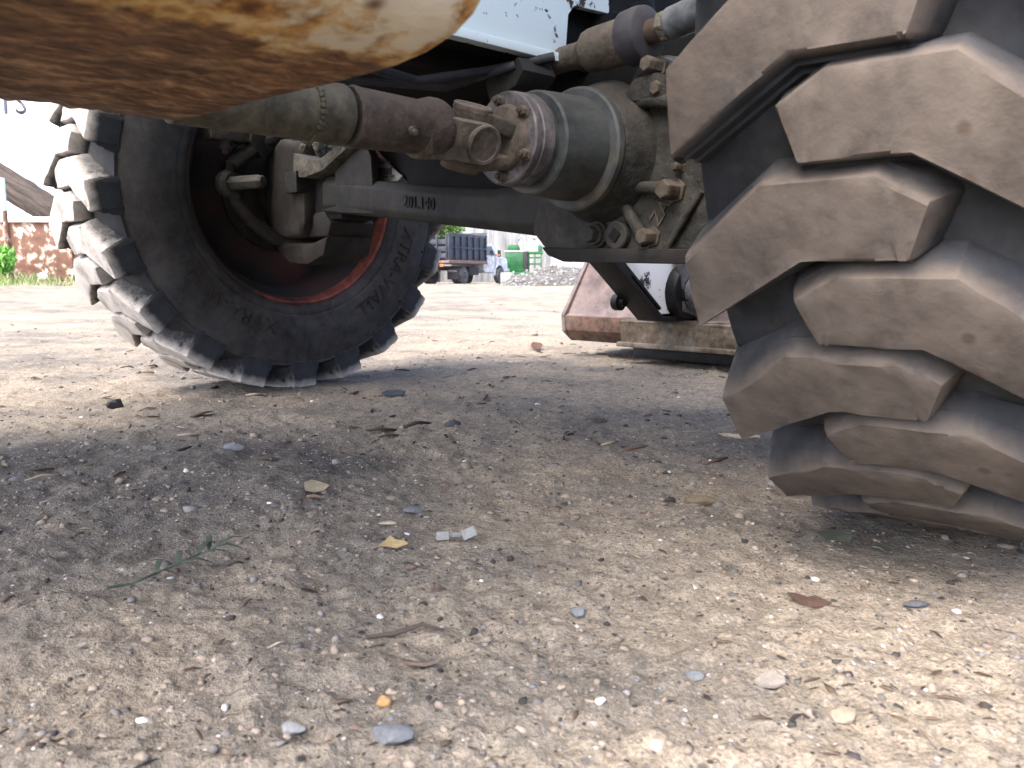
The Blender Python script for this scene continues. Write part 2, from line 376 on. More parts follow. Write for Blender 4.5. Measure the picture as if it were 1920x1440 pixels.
def build_ground():
    ang = np.concatenate([np.linspace(-55, 55, 460), np.linspace(55, 305, 70)[1:-1]])
    rad = np.concatenate([[.0], np.geomspace(.12, 6, 520), np.geomspace(6, 420, 110)[1:]])
    A, Rr = np.meshgrid(np.radians(ang), rad)
    X = Rr * np.sin(A); Y = Rr * np.cos(A); Z = ground_z(X, Y)
    nr, na = X.shape
    co = np.stack([X, Y, Z], -1).reshape(-1, 3)
    i = np.arange(nr - 1)[:, None] * na; j = np.arange(na)[None]; j2 = (j + 1) % na
    q = np.stack([i + j, i + na + j, i + na + j2, i + j2], -1).reshape(-1, 4)[:, ::-1]
    me = bpy.data.meshes.new('ground'); me.vertices.add(len(co)); me.vertices.foreach_set('co', co.ravel())
    me.loops.add(q.size); me.loops.foreach_set('vertex_index', q.ravel().astype(np.int32))
    me.polygons.add(len(q)); me.polygons.foreach_set('loop_start', np.arange(0, q.size, 4, dtype=np.int32))
    me.update(); me.validate()
    x, y = X.ravel(), Y.ravel()
    fb = lambda q, sd, n_: sum(vnoise(x * q * 2.1 ** k, y * q * 2.1 ** k, sd + k) * .55 ** k for k in range(n_)) / sum(.55 ** k for k in range(n_))
    patch = .5 + ((fb(1.6, 51, 3) - .5) * .75 + (fb(8, 61, 4) - .5) * .75) * .62 + np.clip(x * .06, -.03, .0)
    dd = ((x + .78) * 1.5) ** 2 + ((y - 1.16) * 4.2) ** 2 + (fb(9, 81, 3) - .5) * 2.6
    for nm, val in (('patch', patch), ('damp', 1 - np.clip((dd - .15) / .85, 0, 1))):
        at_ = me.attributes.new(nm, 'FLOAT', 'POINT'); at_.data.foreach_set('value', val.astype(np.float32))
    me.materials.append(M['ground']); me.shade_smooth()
    o = link('ground', me); o['kind'] = 'structure'
build_ground()

def mesh_np(name, V_, F_, mat, colr=None, smooth=False, per=3):
    me = bpy.data.meshes.new(name)
    me.vertices.add(len(V_)); me.vertices.foreach_set('co', np.asarray(V_, np.float32).ravel())
    F_ = np.asarray(F_, np.int32); me.loops.add(F_.size); me.loops.foreach_set('vertex_index', F_.ravel())
    me.polygons.add(len(F_)); me.polygons.foreach_set('loop_start', np.arange(0, F_.size, F_.shape[1], dtype=np.int32))
    me.update()
    if colr is not None:
        a = me.attributes.new('col', 'FLOAT_COLOR', 'POINT')
        a.data.foreach_set('color', np.concatenate([colr, np.ones((len(colr), 1))], 1).astype(np.float32).ravel())
    me.materials.append(mat)
    if smooth: me.shade_smooth()
    return me

def attr_mat(name, rough=.9, bscale=400, bump=.4, var=.35, trans=0):
    n = NT(name); v = n.map(); f = n.noise(v, bscale, 4, .6)
    c = n.mix(var, n.attr('col'), n.ramp(f, [(.3, (.5, .5, .5)), (.7, (1.5, 1.5, 1.5))]), 'MULTIPLY')
    n.bump(f, bump, .0008)
    return n.fin(c, rough, 0, .25)
M['stones'] = attr_mat('loose_stones')
M['chips'] = attr_mat('wood_litter', .9, 300, .4, .5)

def ico():
    bm = bmesh.new(); bmesh.ops.create_icosphere(bm, subdivisions=1, radius=1)
    v = np.array([x.co[:] for x in bm.verts]); f = np.array([[q.index for q in p.verts] for p in bm.faces]); bm.free(); return v, f

rng = np.random.default_rng(11)
PAL = np.array([(.23, .19, .15), (.19, .155, .122), (.16, .15, .14), (.105, .098, .09), (.042, .038, .035), (.46, .45, .42), (.125, .132, .138), (.15, .11, .085)])
PW = np.array([.27, .22, .17, .14, .15, .022, .025, .015]); PW = PW / PW.sum()
def scatter_pos(n, r0, r1, amax=46):
    r = r0 * (r1 / r0) ** rng.random(n); a = np.radians(rng.uniform(-amax, amax, n))
    return r * np.sin(a), r * np.cos(a), r
def build_stones(n, r0, r1, smin, smax, name, flat=.6):
    bv, bf = ico(); nv = len(bv)
    x, y, r = scatter_pos(n, r0, r1)
    clump = vnoise(x * 5, y * 5, 21); keep = rng.random(n) < .35 + 1.1 * (clump - .2)
    x, y, r = x[keep], y[keep], r[keep]; n = len(x)
    s = smin * (smax / smin) ** (rng.random(n) ** 2.4)
    sc = np.stack([s * rng.uniform(.7, 1.4, n), s * rng.uniform(.7, 1.2, n), s * rng.uniform(.4, .9, n) * flat / .6], 1)
    a = rng.uniform(0, 2 * np.pi, n); ca, sa = np.cos(a), np.sin(a)
    jit = 1 + rng.normal(0, .24, (n, nv, 1))
    P = bv[None] * jit * sc[:, None]
    tilt = rng.normal(0, .25, n); ct, st = np.cos(tilt)[:, None], np.sin(tilt)[:, None]
    yz = P[..., 1] * ct - P[..., 2] * st; P[..., 2] = P[..., 1] * st + P[..., 2] * ct; P[..., 1] = yz
    X = P[..., 0] * ca[:, None] - P[..., 1] * sa[:, None] + x[:, None]
    Y = P[..., 0] * sa[:, None] + P[..., 1] * ca[:, None] + y[:, None]
    Z = P[..., 2] + (ground_z(x, y) + sc[:, 2] * rng.uniform(-.55, .25, n))[:, None]
    V_ = np.stack([X, Y, Z], -1).reshape(-1, 3)
    F_ = (bf[None] + (np.arange(n) * nv)[:, None, None]).reshape(-1, 3)
    c = PAL[rng.choice(len(PAL), n, p=PW)] * rng.uniform(.75, 1.2, (n, 1))
    c = np.clip(c, 0, .8)
    o = link(name, mesh_np(name, V_, F_, M['stones'], np.repeat(c, nv, 0)))
    return o
tag(build_stones(32000, .30, 3.0, .0007, .0040, 'fine_gravel'), 'fine grit and small pebbles strewn over the dirt', 'gravel', kind='stuff')
tag(build_stones(6000, .9, 9, .0018, .0085, 'loose_gravel'), 'coarser scattered pebbles lying farther out on the dirt', 'gravel', kind='stuff')

def build_chips(n, r0, r1, lmin, lmax, name):
    x, y, r = scatter_pos(n, r0, r1)
    cl = vnoise(x * 3, y * 3, 33); k = rng.random(n) < .3 + 1.2 * (cl - .2); x, y, r = x[k], y[k], r[k]; n = len(x)
    L = lmin * (lmax / lmin) ** (rng.random(n) ** 2); W = L * rng.uniform(.08, .35, n); T = L * rng.uniform(.03, .09, n)
    a = rng.uniform(0, np.pi, n); pit = rng.normal(0, .10, n)
    # bent flake: three stations along the length, four corners each
    st = np.array([-.5, 0.05, .5]); wd = np.array([.45, 1, .25])
    V_ = np.zeros((n, 3, 4, 3)); bend = rng.uniform(0, .12, n)
    for i in range(3):
        for j, (sy, sz) in enumerate(((-1, -1), (1, -1), (1, 1), (-1, 1))):
            V_[:, i, j, 0] = st[i] * L + rng.normal(0, .04, n) * L
            V_[:, i, j, 1] = sy * .5 * W * wd[i] + (rng.normal(0, .08, n) * W)
            V_[:, i, j, 2] = sz * .5 * T + (bend * L if i == 1 else 0)
    P = V_.reshape(n, 12, 3); P[..., 2] += P[..., 0] * pit[:, None]
    ca, sa = np.cos(a)[:, None], np.sin(a)[:, None]
    Z = P[..., 2] + (ground_z(x, y) + T * .6)[:, None]
    X = P[..., 0] * ca - P[..., 1] * sa + x[:, None]; Y = P[..., 0] * sa + P[..., 1] * ca + y[:, None]
    f = [(0, 3, 2, 1), (8, 9, 10, 11)]
    for i in (0, 4):
        for j in range(4): f.append((i + j, i + (j + 1) % 4, i + 4 + (j + 1) % 4, i + 4 + j))
    F_ = (np.array(f)[None] + (np.arange(n) * 12)[:, None, None]).reshape(-1, 4)
    pal = np.array([(.060, .040, .027), (.105, .075, .052), (.18, .14, .10), (.028, .022, .018), (.28, .235, .175)])
    c = pal[rng.choice(5, n, p=[.3, .28, .2, .16, .06])] * rng.uniform(.7, 1.2, (n, 1))
    return link(name, mesh_np(name, np.stack([X, Y, Z], -1).reshape(-1, 3), F_, M['chips'], np.repeat(c, 12, 0)))
tag(build_chips(3400, .34, 2.8, .0025, .016, 'wood_litter'), 'small brown wood chips and bark scraps littering the dirt', 'wood chips', kind='stuff')
tag(build_chips(1500, 1.2, 9, .012, .055, 'bark_litter'), 'larger bark scraps scattered over the open dirt', 'wood chips', kind='stuff')
#__PART2__
# ------------------------------------------------------------------ the loader (machine frame: x = its right, y = its front)
loader = empty('wheel_loader', (-.051, 1.462, 0), R(-47.5))
tag(loader, 'muddy white wheel loader seen from below, rusty belly tank and big lugged tyres', 'loader')

# ---- wheels
PITCH = 360 / 21
def wheel_pt(s, t, r, lat): t = R(t); return (s * lat, -r * math.cos(t), -r * math.sin(t))
def set_dust(me, vals):
    a = me.attributes.new('dust', 'FLOAT', 'POINT'); a.data.foreach_set('value', vals)

def lug_mesh(s, outer, mat, seed=3):
    RT, RB = .46, .424
    up = [(0, 0), (-6.4, .064), (-6.5, .140), (-4.2, .171)]; lo = [(7.2, 0), (.3, .088), (.35, .150), (.4, .158)]
    def res(ch, n):
        o = []
        for a, b in zip(ch, ch[1:]):
            for k in range(n): o.append(tuple(a[i] + (b[i] - a[i]) * k / n for i in (0, 1)))
        return o + [ch[-1]]
    U_, L_ = res(up, 5), res(lo, 5)
    st = []   # (upper, lower, rtop, rbase, flare)
    st.append(((0.4, .006), (6.8, .006), .390, .383, .3))
    st.append(((0.3, -.0075), (6.9, -.0075), .3985, .388, .6))
    st.append(((0.1, -.0055), (7.1, -.0055), .434, .398, .9))
    st.append(((0.0, -.0022), (7.2, -.0022), .4575, .408, 1.0))
    for i, (a, b) in enumerate(zip(U_, L_)):
        k = min(1, i / 4); st.append((a, b, RT, .408 + (RB - .408) * k, 1.0))
    a, b = U_[-1], L_[-1]; st.append(((a[0], a[1] + .0025), (b[0], b[1] + .0025), RT - .005, RB, 1.0))
    st.append(((a[0] + .2, a[1] + .014), (b[0] - .2, b[1] + .014), RB, RB - .006, .6))
    verts, dust, rows = [], [], []
    rnd = random.Random(seed)
    for (u, l, rt, rb, fl) in st:
        dr = max(rt - rb, .004); row = []
        prof = [(-1.7 * fl, rb, .14, 0), (-1.10 * fl, rt - dr * .52, .25, 0), (-.90 * fl, rt - dr * .48, .3, 0), (-.36 * fl, rt - min(.005, dr * .3), .72, 0), (-.1, rt - .0008, .95, 0)]
        top = [(None, k) for k in (.04, .28, .52, .76, .965)]
        prof2 = [(.0, rt, .95, 1), (.30 * fl, rt - min(.004, dr * .3), .6, 1), (.52 * fl, rt - dr * .42, .15, 1), (.92 * fl, rt - dr * .44, .18, 1), (1.15 * fl, rt - dr * .72, .1, 1), (1.55 * fl, rt - dr * .74, .12, 1), (1.9 * fl, rb, .08, 1)]
        edge = rt < .455
        for (dt, r, d, side) in prof: row.append((u[0] + dt, r, u[1], d))
        for (_, k) in top: row.append((u[0] + (l[0] - u[0]) * k, rt, u[1] + (l[1] - u[1]) * k, 1.0))
        for (dt, r, d, side) in prof2: row.append((l[0] + dt, r, l[1], d))
        ids = []
        for (t, r, lat, d) in row:
            if outer: lat = .25 - lat
            ids.append(len(verts))
            j = rnd.gauss(0, .0006)
            if .6 < d < .98 and rt > .455 and rnd.random() < .2: j -= rnd.uniform(.0004, .0018); d *= .85
            verts.append(wheel_pt(s, t, r + j, lat)); dust.append(min(d, .10) if edge and rt < .44 else d)
        rows.append(ids)
    bm = bmesh.new(); bv = [bm.verts.new(v) for v in verts]
    for A, B in zip(rows, rows[1:]):
        for k in range(len(A) - 1): bm.faces.new((bv[A[k]], bv[A[k + 1]], bv[B[k + 1]], bv[B[k]]))
    bm.faces.new([bv[i] for i in rows[0]]); bm.faces.new([bv[i] for i in rows[-1]][::-1])
    bmesh.ops.recalc_face_normals(bm, faces=bm.faces)
    me = bpy.data.meshes.new('tread_lug'); bm.to_mesh(me); bm.free()
    set_dust(me, dust); me.materials.append(mat); me.shade_smooth(); me.set_sharp_from_angle(angle=R(34))
    return me

def revolve_lat(name, s, prof, mat, seg=160, dust=None, closed=False):
    V_, F_ = [], []
    n = len(prof)
    for k in range(seg):
        for (lat, r) in prof: V_.append(wheel_pt(s, 360 * k / seg, r, lat))
    for k in range(seg):
        k2 = (k + 1) % seg
        for i in range(n - 1):
            F_.append((k * n + i, k * n + i + 1, k2 * n + i + 1, k2 * n + i))
    me = bpy.data.meshes.new(name); me.from_pydata(V_, [], F_); me.update()
    bm = bmesh.new(); bm.from_mesh(me); bmesh.ops.recalc_face_normals(bm, faces=bm.faces); bm.to_mesh(me); bm.free()
    if dust: set_dust(me, [dust[i % n] for i in range(len(V_))])
    me.materials.append(mat); me.shade_smooth(); me.set_sharp_from_angle(angle=R(40))
    return me

half = [(.004, .252, 0.17), (-.003, .262, 0.42), (-.012, .272, 0.45), (-.0165, .282, 0.45), (-.0155, .286, 0.38), (-.0210, .290, 0.45), (-.0250, .312, 0.45), (-.0260, .335, 0.42), (-.0210, .365, 0.39), (-.0085, .392, 0.38), (-.0035, .4005, 0.45), (-.0058, .4022, 0.62), (-.0054, .4052, 0.23), (.0005, .4065, 0.13), (.008, .4095, 0.17), (.026, .4165, 0.23), (.06, .4245, 0.25), (.095, .427, 0.25)]
TP = [(a, b) for a, b, d in half] + [(.25 - a, b) for a, b, d in half[::-1]]
TD = [d for a, b, d in half] + [d for a, b, d in half[::-1]]

def make_wheel(u, v, rz, s, t0, lettering):
    w = empty('wheel', (u, v, .46), rz, loader)
    ty = link('tyre', revolve_lat('tyre', s, TP, M['tyre'], 180, TD), w)
    lm_ = M['tyre_lit'] if lettering else M['tyre']; li, lo_ = [lug_mesh(s, False, lm_, q_) for q_ in (3, 4, 5, 6)], [lug_mesh(s, True, lm_, q_) for q_ in (13, 14, 15, 16)]
    for k in range(21):
        link('tread_lug', li[(k * 3 + k // 4) % 4], w, rot=(R(t0 + k * PITCH), 0, 0))
        link('tread_lug', lo_[(k * 3 + 1 + k // 3) % 4], w, rot=(R(t0 + (k + .5) * PITCH), 0, 0))
    rim = [(-.004, .2635), (-.0085, .2595), (-.006, .254), (.004, .250), (.02, .246), (.035, .232), (.07, .2205), (.16, .218), (.215, .232), (.25, .262)]
    link('rim', revolve_lat('rim', s, rim[4:], M['rimdirt'], 120), w)
    link('rim_lip', revolve_lat('rim_lip', s, rim[:5], M['redrim'], 120), w)
    disc = [(.125, .2195), (.118, .20), (.10, .17), (.098, .13), (.11, .115), (.112, .0)]
    dm = revolve_lat('wheel_disc', s, disc, M['rimdirt'], 72); link('wheel_disc', dm, w)
    hb = MB()
    hb.lathe((s * .108, 0, 0), (-s, 0, 0), [(0, .135), (.02, .135), (.025, .11), (.06, .105), (.066, .09), (.09, .085)], 40)
    for k in range(8):
        a = k * math.pi / 4; hb.hexb((s * .09, .122 * math.cos(a), .122 * math.sin(a)), (-s, 0, 0), .011, .014)
    hb.obj('hub', M['cast_dark'], w, bevel=.002)
    if lettering:
        # raised words running clockwise on the inner sidewall, tops outward
        def mk(txt, size, t_start, r0, name, lt=-.0262):
            def fn(x, y, h):
                r = r0 + y; t = t_start - math.degrees(x / (r0 + size * .35))
                p = wheel_pt(s, t, r, lt + .0012 + max(0, r - .336) * .30 - h); return p
            o = raised_text(txt, size, fn, .0026, name, M['tyre_letter'], w); return o
        mk('XTRA-WALL', .050, 167, .305, 'sidewall_lettering')
        mk('XTRA-WALL', .050, 77, .305, 'sidewall_lettering')
        mk('10-16.5 NHS', .020, 158, .356, 'sidewall_lettering', -.0270)
        for (t, r) in ((124, .318), (118, .385), (138, .388), (96, .382), (160, .386)):
            b = MB(); p = wheel_pt(s, t, r, -.0245 if r < .34 else -.012); b.lathe(p, (s * -1 * -1 if s > 0 else 1, 0, 0), [(0, .0032), (.004, .0024), (.005, 0)], 8)
            b.obj('moulding_nub', M['tyre_letter'], w)
    return w
M['tyre_letter'] = noisy('tyre_lettering_dusty', (.014, .012, .009), (.050, .041, .028), None, 20, .9, .2, 120, .001)
w_near = make_wheel(.6726, -.0046, R(8.0), 1, 6.86, False)
w_near['label'] = 'near wheel, brown dusty lugs filling the right side'
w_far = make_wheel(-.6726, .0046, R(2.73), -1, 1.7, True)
w_far['label'] = 'far wheel showing its dark inner sidewall and red rim'

# ---- belly tank
prof = [(.470, .72), (.470, .3805), (.478, .3745), (.53, .3715), (.60, .3695), (.70, .3645), (.755, .3630), (.782, .3645), (.803, .3685), (.816, .3740), (.825, .3820), (.8305, .394), (.833, .42), (.833, .72)]
def tank():
    bm = bmesh.new(); secs = []
    vsn = [-.700, -.7035, -.712] + list(np.linspace(-.73, -1.00, 46)); ins = [.0025, .0006, 0] + [0] * 46
    for v, i in zip(vsn, ins):
        row = []
        for (u, z) in prof:
            cu, cz = .648, .6; row.append(bm.verts.new((u + (cu - u) / abs(cu - u) * i, v + random.gauss(0, .0004), z + i + (random.gauss(0, .0007) if i == 0 else 0))))
        secs.append(row)
    n = len(prof)
    for A, B in zip(secs, secs[1:]):
        for k in range(n): bm.faces.new((A[k], A[(k + 1) % n], B[(k + 1) % n], B[k]))
    bm.faces.new(secs[0]); bm.faces.new(secs[-1][::-1])
    bmesh.ops.recalc_face_normals(bm, faces=bm.faces)
    me = bpy.data.meshes.new('belly_tank'); bm.to_mesh(me); bm.free(); me.materials.append(M['tank'])
    me.shade_smooth(); me.set_sharp_from_angle(angle=R(45))
    o = link('belly_tank', me, loader); o['label'] = 'streaked brown rusty belly tank with flaking paint on its corner'
tank()

# ---- drive shaft, universal joint, drum
AX, AZ = .358, .424
b = MB(); b.lathe((AX, -.668, AZ - .002), (0, 1, 0), [(0, .022), (.004, .0285), (.153, .0285), (.156, .0300), (.173, .0305), (.176, .0290)], 48)
sh = b.obj('drive_shaft', M['shaft'], loader)
b = MB(); b.prism([(-.668, AZ - .026), (-.655, AZ + .02), (-.70, .52), (-.80, .60), (-.80, .45), (-.70, .402)], 'u', AX - .03, AX + .03); b.obj('rear_yoke', M['darkframe'], sh, bevel=.008)
b = MB(); b.lathe((AX, -.4905, AZ - .002), (0, 1, 0), [(0, .024), (.0045, .024)], 40); b.obj('shaft_seam', M['darkframe'], sh)
b = MB(); b.lathe((AX, -.486, AZ - .002), (0, 1, 0), [(0, .0290), (.003, .0312), (.012, .0305), (.085, .0285), (.093, .0310), (.100, .0335), (.110, .0330), (.118, .030), (.13, .02)], 48)
b.obj('slip_sleeve', M['rustbrown'], sh, jit=.00025)

e1 = Vector((.93, 0, -.37)).normalized(); e2 = Vector((.37, 0, .93)).normalized(); ev = Vector((0, 1, 0))
JC = Vector((AX - .002, -.328, AZ - .005))
def ear(mb, center, along, wide, out, base, r, t0, t1, wbase):
    """rounded fork ear: from base (distance back along) to a round end of radius r, slab between t0..t1 on out"""
    pts = [(-base, -wbase), (-base * .55, -wbase * .92)]
    for k in range(13):
        a = R(-80 + 160 * k / 12); pts.append((r * math.cos(a), r * math.sin(a)))
    pts += [(-base * .55, wbase * .92), (-base, wbase)]
    secs = []
    for (tt, sc) in ((t0, .96), (t0 + .002, 1), (t1 - .003, 1), (t1, .94)):
        q = []
        for (x, y) in pts:
            pull = -.010 * max(0, (-x / base)) if tt > 0 else 0
            q.append(center + along * x * (1 if x < 0 else sc) + wide * y * sc + out * (tt + pull))
        secs.append(q)
    mb.loft(secs)
yk = MB()
for sg in (1, -1): ear(yk, JC, ev, e2, e1 * sg, .060, .0235, .0185, .0350, .0250)
yk.lathe(JC - ev * .075, (0, 1, 0), [(0, .020), (.004, .030), (.016, .031), (.024, .024), (.030, .0)], 32)
yo = yk.obj('shaft_yoke', M['yoke'], sh, bevel=.0015)
fy = MB()
for sg in (1, -1): ear(fy, JC, -ev, e1, e2 * sg, .056, .0225, .0185, .0360, .025)
fy.lathe((AX, -.282, AZ), (0, 1, 0), [(0, .020), (.004, .036), (.012, .040)], 40)
fy.obj('flange_yoke', M['yoke'], sh, bevel=.0015)
cr = MB(); cr.cyl(JC - e1 * .033, JC + e1 * .033, .0135); cr.cyl(JC - e2 * .033, JC + e2 * .033, .0135)
cr.obj('joint_cross', M['cast_dark'], sh, bevel=.001)
for d in (e1, -e1, e2, -e2):
    rg = MB(); rg.lathe(JC + d * .030, d, [(0, .0230), (.0055, .0228), (.0070, .0212), (.0064, .0180), (.0048, .0172), (.0046, .0)], 36)
    rg.obj('bearing_ring', M['yoke'], sh)

b = MB()
b.lathe((AX, -.271, AZ), (0, 1, 0), [(0, .030), (0, .0525), (.002, .0545), (.0085, .0550), (.0100, .0538), (.0125, .0538), (.014, .0552), (.030, .0556), (.032, .0500)], 72)
fl = b.obj('drive_flange', M['flange'], loader, ang=25)
for k, a in enumerate((36, -30, -92, 98, 160, -152)):
    p = Vector((AX + .0445 * math.cos(R(a)), -.271, AZ + .0445 * math.sin(R(a))))
    b = MB(); b.hexb(p, (0, -1, 0), .0062, .0085); b.cyl(p - ev * .0085, p - ev * .0125, .0035, n=12); b.obj('flange_bolt', M['bolt'], fl, bevel=.0006)
b = MB()
b.lathe((AX + .001, -.239, AZ - .001), (0, 1, 0), [(0, .050), (.001, .0505), (.008, .0505), (.009, .0600), (.012, .0625), (.020, .0632), (.070, .0650), (.083, .0650), (.0845, .0745), (.087, .0775), (.094, .0785), (.097, .0770), (.0975, .072), (.14, .074)], 80)
b.obj('parking_brake_drum', M['drum'], loader, ang=28)

# ---- axle housing
def beam_sec(u, z0, z1, h):
    c = min(.018, (z1 - z0) * .22)
    return [(u, -h + c * .7, z0), (u, -h, z0 + c), (u, -h, z1 - c), (u, -h + c, z1), (u, h - c, z1), (u, h, z1 - c), (u, h, z0 + c), (u, h - c * .7, z0)]
b = MB()
b.loft([beam_sec(-.44, .392, .470, .060), beam_sec(-.38, .3885, .462, .062), beam_sec(-.24, .374, .442, .066), beam_sec(-.07, .3545, .418, .072), beam_sec(.10, .335, .400, .078), beam_sec(.23, .319, .40, .086), beam_sec(.32, .300, .42, .09)])
ax = b.obj('axle_beam', M['beam'], loader, bevel=.004)
raised_text('201.140', .030, lambda x, y, h: (-.135 + x, -.0712 - h - (x * .03), .386 + y - x * .12), .0015, 'cast_number', M['cast_dark'], ax)
b = MB()
b.prism([(-.455, .400), (-.36, .388), (-.249, .380), (-.249, .445), (-.252, .487), (-.268, .512), (-.325, .500), (-.385, .472), (-.386, .404)], 'v', -.062, -.044)
b.obj('beam_gusset', M['beam'], ax, bevel=.005)
b = MB()
b.prism([(-.520, .470), (-.470, .466), (-.395, .474), (-.330, .497), (-.262, .5185), (-.255, .527), (-.275, .5285), (-.345, .513), (-.420, .494), (-.465, .505), (-.515, .520)], 'v', -.082, -.03)
b.obj('yoke_flange', M['mud'], ax, bevel=.003)
b = MB()
b.prism([(-.425, .500), (-.418, .532), (-.352, .552), (-.322, .548), (-.296, .523), (-.33, .506)], 'v', -.045, -.022)
b.obj('stop_block', M['beam'], ax, bevel=.003)

b = MB(); b.prism([(-.345, .500), (-.298, .500), (-.206, .4505), (-.221, .4425), (-.305, .4455), (-.345, .4465)], 'v', -.0225, -.0200)
lb_ = b.obj('data_label', noisy('worn_paper_label', (.16, .155, .145), (.25, .245, .23), (.32, .315, .30), 60, .8, .3, 200, .001), ax)
b = MB()
for k in range(5): b.box((-.291 + k * .0115, -.0232, .4665 - k * .001), (.0098, .0008, .0135))
b.box((-.268, -.0232, .4805), (.045, .0008, .0022)); b.box((-.262, -.0232, .4535), (.018, .0008, .004)); b.box((-.238, -.0232, .4525), (.013, .0008, .005)); b.box((-.286, -.0232, .4515), (.010, .0008, .005))
b.obj('label_print', noisy('label_ink', (.045, .045, .045), (.09, .09, .088), None, 90, .8, .1), ax)
cp = [(.225, .326), (.250, .303), (.28, .2935), (.365, .2895), (.585, .283), (.61, .38), (.61, .47), (.57, .505), (.50, .508), (.46, .502), (.423, .500), (.342, .506), (.28, .47), (.245, .40)]
b = MB(); b.prism(cp, 'v', -.098, .11); b.lathe((AX, -.142, AZ), (0, 1, 0), [(0, .070), (.002, .0755), (.02, .083), (.048, .094)], 64)
cr_ = b.obj('differential_carrier', M['cast'], loader, bevel=.007, seg=3)
b = MB(); b.prism([(.258, .3030), (.272, .2905), (.300, .2815), (.60, .2735), (.60, .2900), (.30, .3010)], 'v', -.112, .12); b.obj('sump_lip', M['cast_dark'], cr_, bevel=.003)
def rib(pts, r0, nm='casting_rib'):
    q = MB(); q.tube(pts, r0, 14); return q.obj(nm, M['cast'], cr_)
vf = -.101
rib([(.392, vf, .374), (.43, vf - .003, .3735), (.478, vf - .004, .368)], [.006, .0075, .009])
rib([(.390, vf, .372), (.415, vf - .003, .338), (.443, vf - .004, .303)], [.006, .0075, .008])
rib([(.520, vf, .362), (.498, vf - .003, .330), (.476, vf - .003, .298)], [.004, .005, .004])
rib([(.408, vf, .481), (.44, vf - .010, .4755), (.487, vf - .010, .470)], [.005, .0065, .009])
b = MB(); b.prism([(.404, .478), (.425, .506), (.462, .508), (.478, .474)], 'v', -.118, -.06); b.obj('casting_lug', M['cast'], cr_, bevel=.006)
for (u, z, r_, h_) in ((.480, .366, .0125, .018), (.446, .311, .0105, .014), (.489, .410, .009, .006), (.488, .393, .0055, .006), (.462, .488, .009, .014), (.452, .517, .010, .02)):
    b = MB(); b.hexb((u, -.096, z), (0, -1, 0), r_, h_ + .012); b.obj('cover_bolt', M['bolt'], cr_, bevel=.001)
b = MB(); b.lathe((.358, -.096, .317), (0, -1, 0), [(0, .0175), (.010, .0175), (.011, .0145), (.016, .0140)], 28); b.hexb((.358, -.110, .317), (0, -1, 0), .0115, .014); b.obj('oil_plug', M['cast'], cr_, bevel=.001)
b = MB(); b.lathe((.394, -.096, .3145), (0, -1, 0), [(0, .0185), (.012, .0185), (.0135, .0165), (.0135, .012)], 28)
pg = b.obj('oil_plug', M['cast'], cr_)
b = MB(); b.box((.394, -.1105, .3145), (.0135, .0030, .0135), Matrix.Rotation(R(40), 3, 'Y')); b.obj('plug_socket', M['darkframe'], pg)
raised_text('ZA5', .026, lambda x, y, h: (.452 + .60 * x - .8 * y + .004, -.0985 - h, .322 + .8 * x + .60 * y), .002, 'cast_letters', M['bolt'], cr_)
# knuckle dome and seal band next to the near wheel
b = MB(); b.lathe((.418, -.078, .494), (0, 1, 0), [(0, .0), (.001, .030), (.006, .038), (.012, .040), (.014, .046), (.026, .048), (.028, .051), (.05, .052), (.052, .047), (.09, .047)], 48)
b.obj('knuckle_cap', M['bluegrey'], loader, ang=25)
b = MB(); b.prism([(.44, .49), (.44, .545), (.62, .550), (.66, .50), (.64, .40), (.60, .40)], 'v', -.045, .06); b.obj('near_knuckle', M['white'], loader, bevel=.008)

# far knuckle with its steering arm and stop bolt
kn = [(-.668, .536), (-.690, .485), (-.692, .408), (-.662, .366), (-.590, .345), (-.520, .345), (-.497, .375), (-.497, .50), (-.520, .545), (-.592, .562)]
b = MB(); b.prism(kn, 'v', -.072, .09)
kk = b.obj('steering_knuckle', M['knuckle'], loader, bevel=.022, seg=4)
b = MB(); b.prism([(-.545, .438), (-.545, .482), (-.495, .482), (-.495, .438)], 'v', -.088, -.06); b.obj('stop_pad', M['beam'], kk, bevel=.003)
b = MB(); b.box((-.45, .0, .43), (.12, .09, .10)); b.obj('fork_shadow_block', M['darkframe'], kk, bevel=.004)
b = MB(); b.prism([(-.53, .345), (-.53, .395), (-.455, .40), (-.425, .375), (-.44, .345)], 'v', -.05, .06); b.obj('fork_lower_arm', M['cast_dark'], kk, bevel=.010)
b = MB()
b.tube([(-.62, -.055, .575), (-.64, -.10, .545), (-.65, -.155, .50), (-.65, -.168, .462), (-.65, -.152, .43), (-.648, -.118, .385), (-.645, -.070, .350), (-.630, -.015, .334), (-.60, .02, .330)], [.018, .015, .017, .019, .016, .0145, .016, .018, .018], 14)
b.obj('steering_arm', M['cast_dark'], kk, jit=.0007)
b = MB(); b.prism([(-.665, .352), (-.60, .338), (-.50, .334), (-.432, .347), (-.452, .306), (-.52, .288), (-.60, .292), (-.655, .318)], 'v', -.055, .06); b.obj('lower_arm_block', M['cast_dark'], kk, bevel=.008)
b = MB(); b.lathe((-.668, -.165, .462), (1, .22, 0), [(0, .0), (.0, .026), (.006, .030), (.022, .030), (.030, .022)], 24); b.obj('stop_boss', M['cast'], kk, bevel=.002)
b = MB(); b.lathe((-.640, -.160, .462), (1, .42, .0), [(0, .016), (.075, .016), (.084, .012), (.085, 0)], 6); b.obj('stop_bolt', M['cast'], kk, bevel=.002)
b = MB(); b.box((-.655, -.165, .566), (.05, .085, .030)); bk = b.obj('hose_bracket', M['rustbrown'], kk, bevel=.002)
b = MB(); b.prism([(-.125, .552), (-.118, .596), (-.055, .596), (-.045, .575), (-.075, .535), (-.095, .520)], 'u', -.66, -.62); b.obj('bracket_gusset', M['knuckle'], kk, bevel=.003)
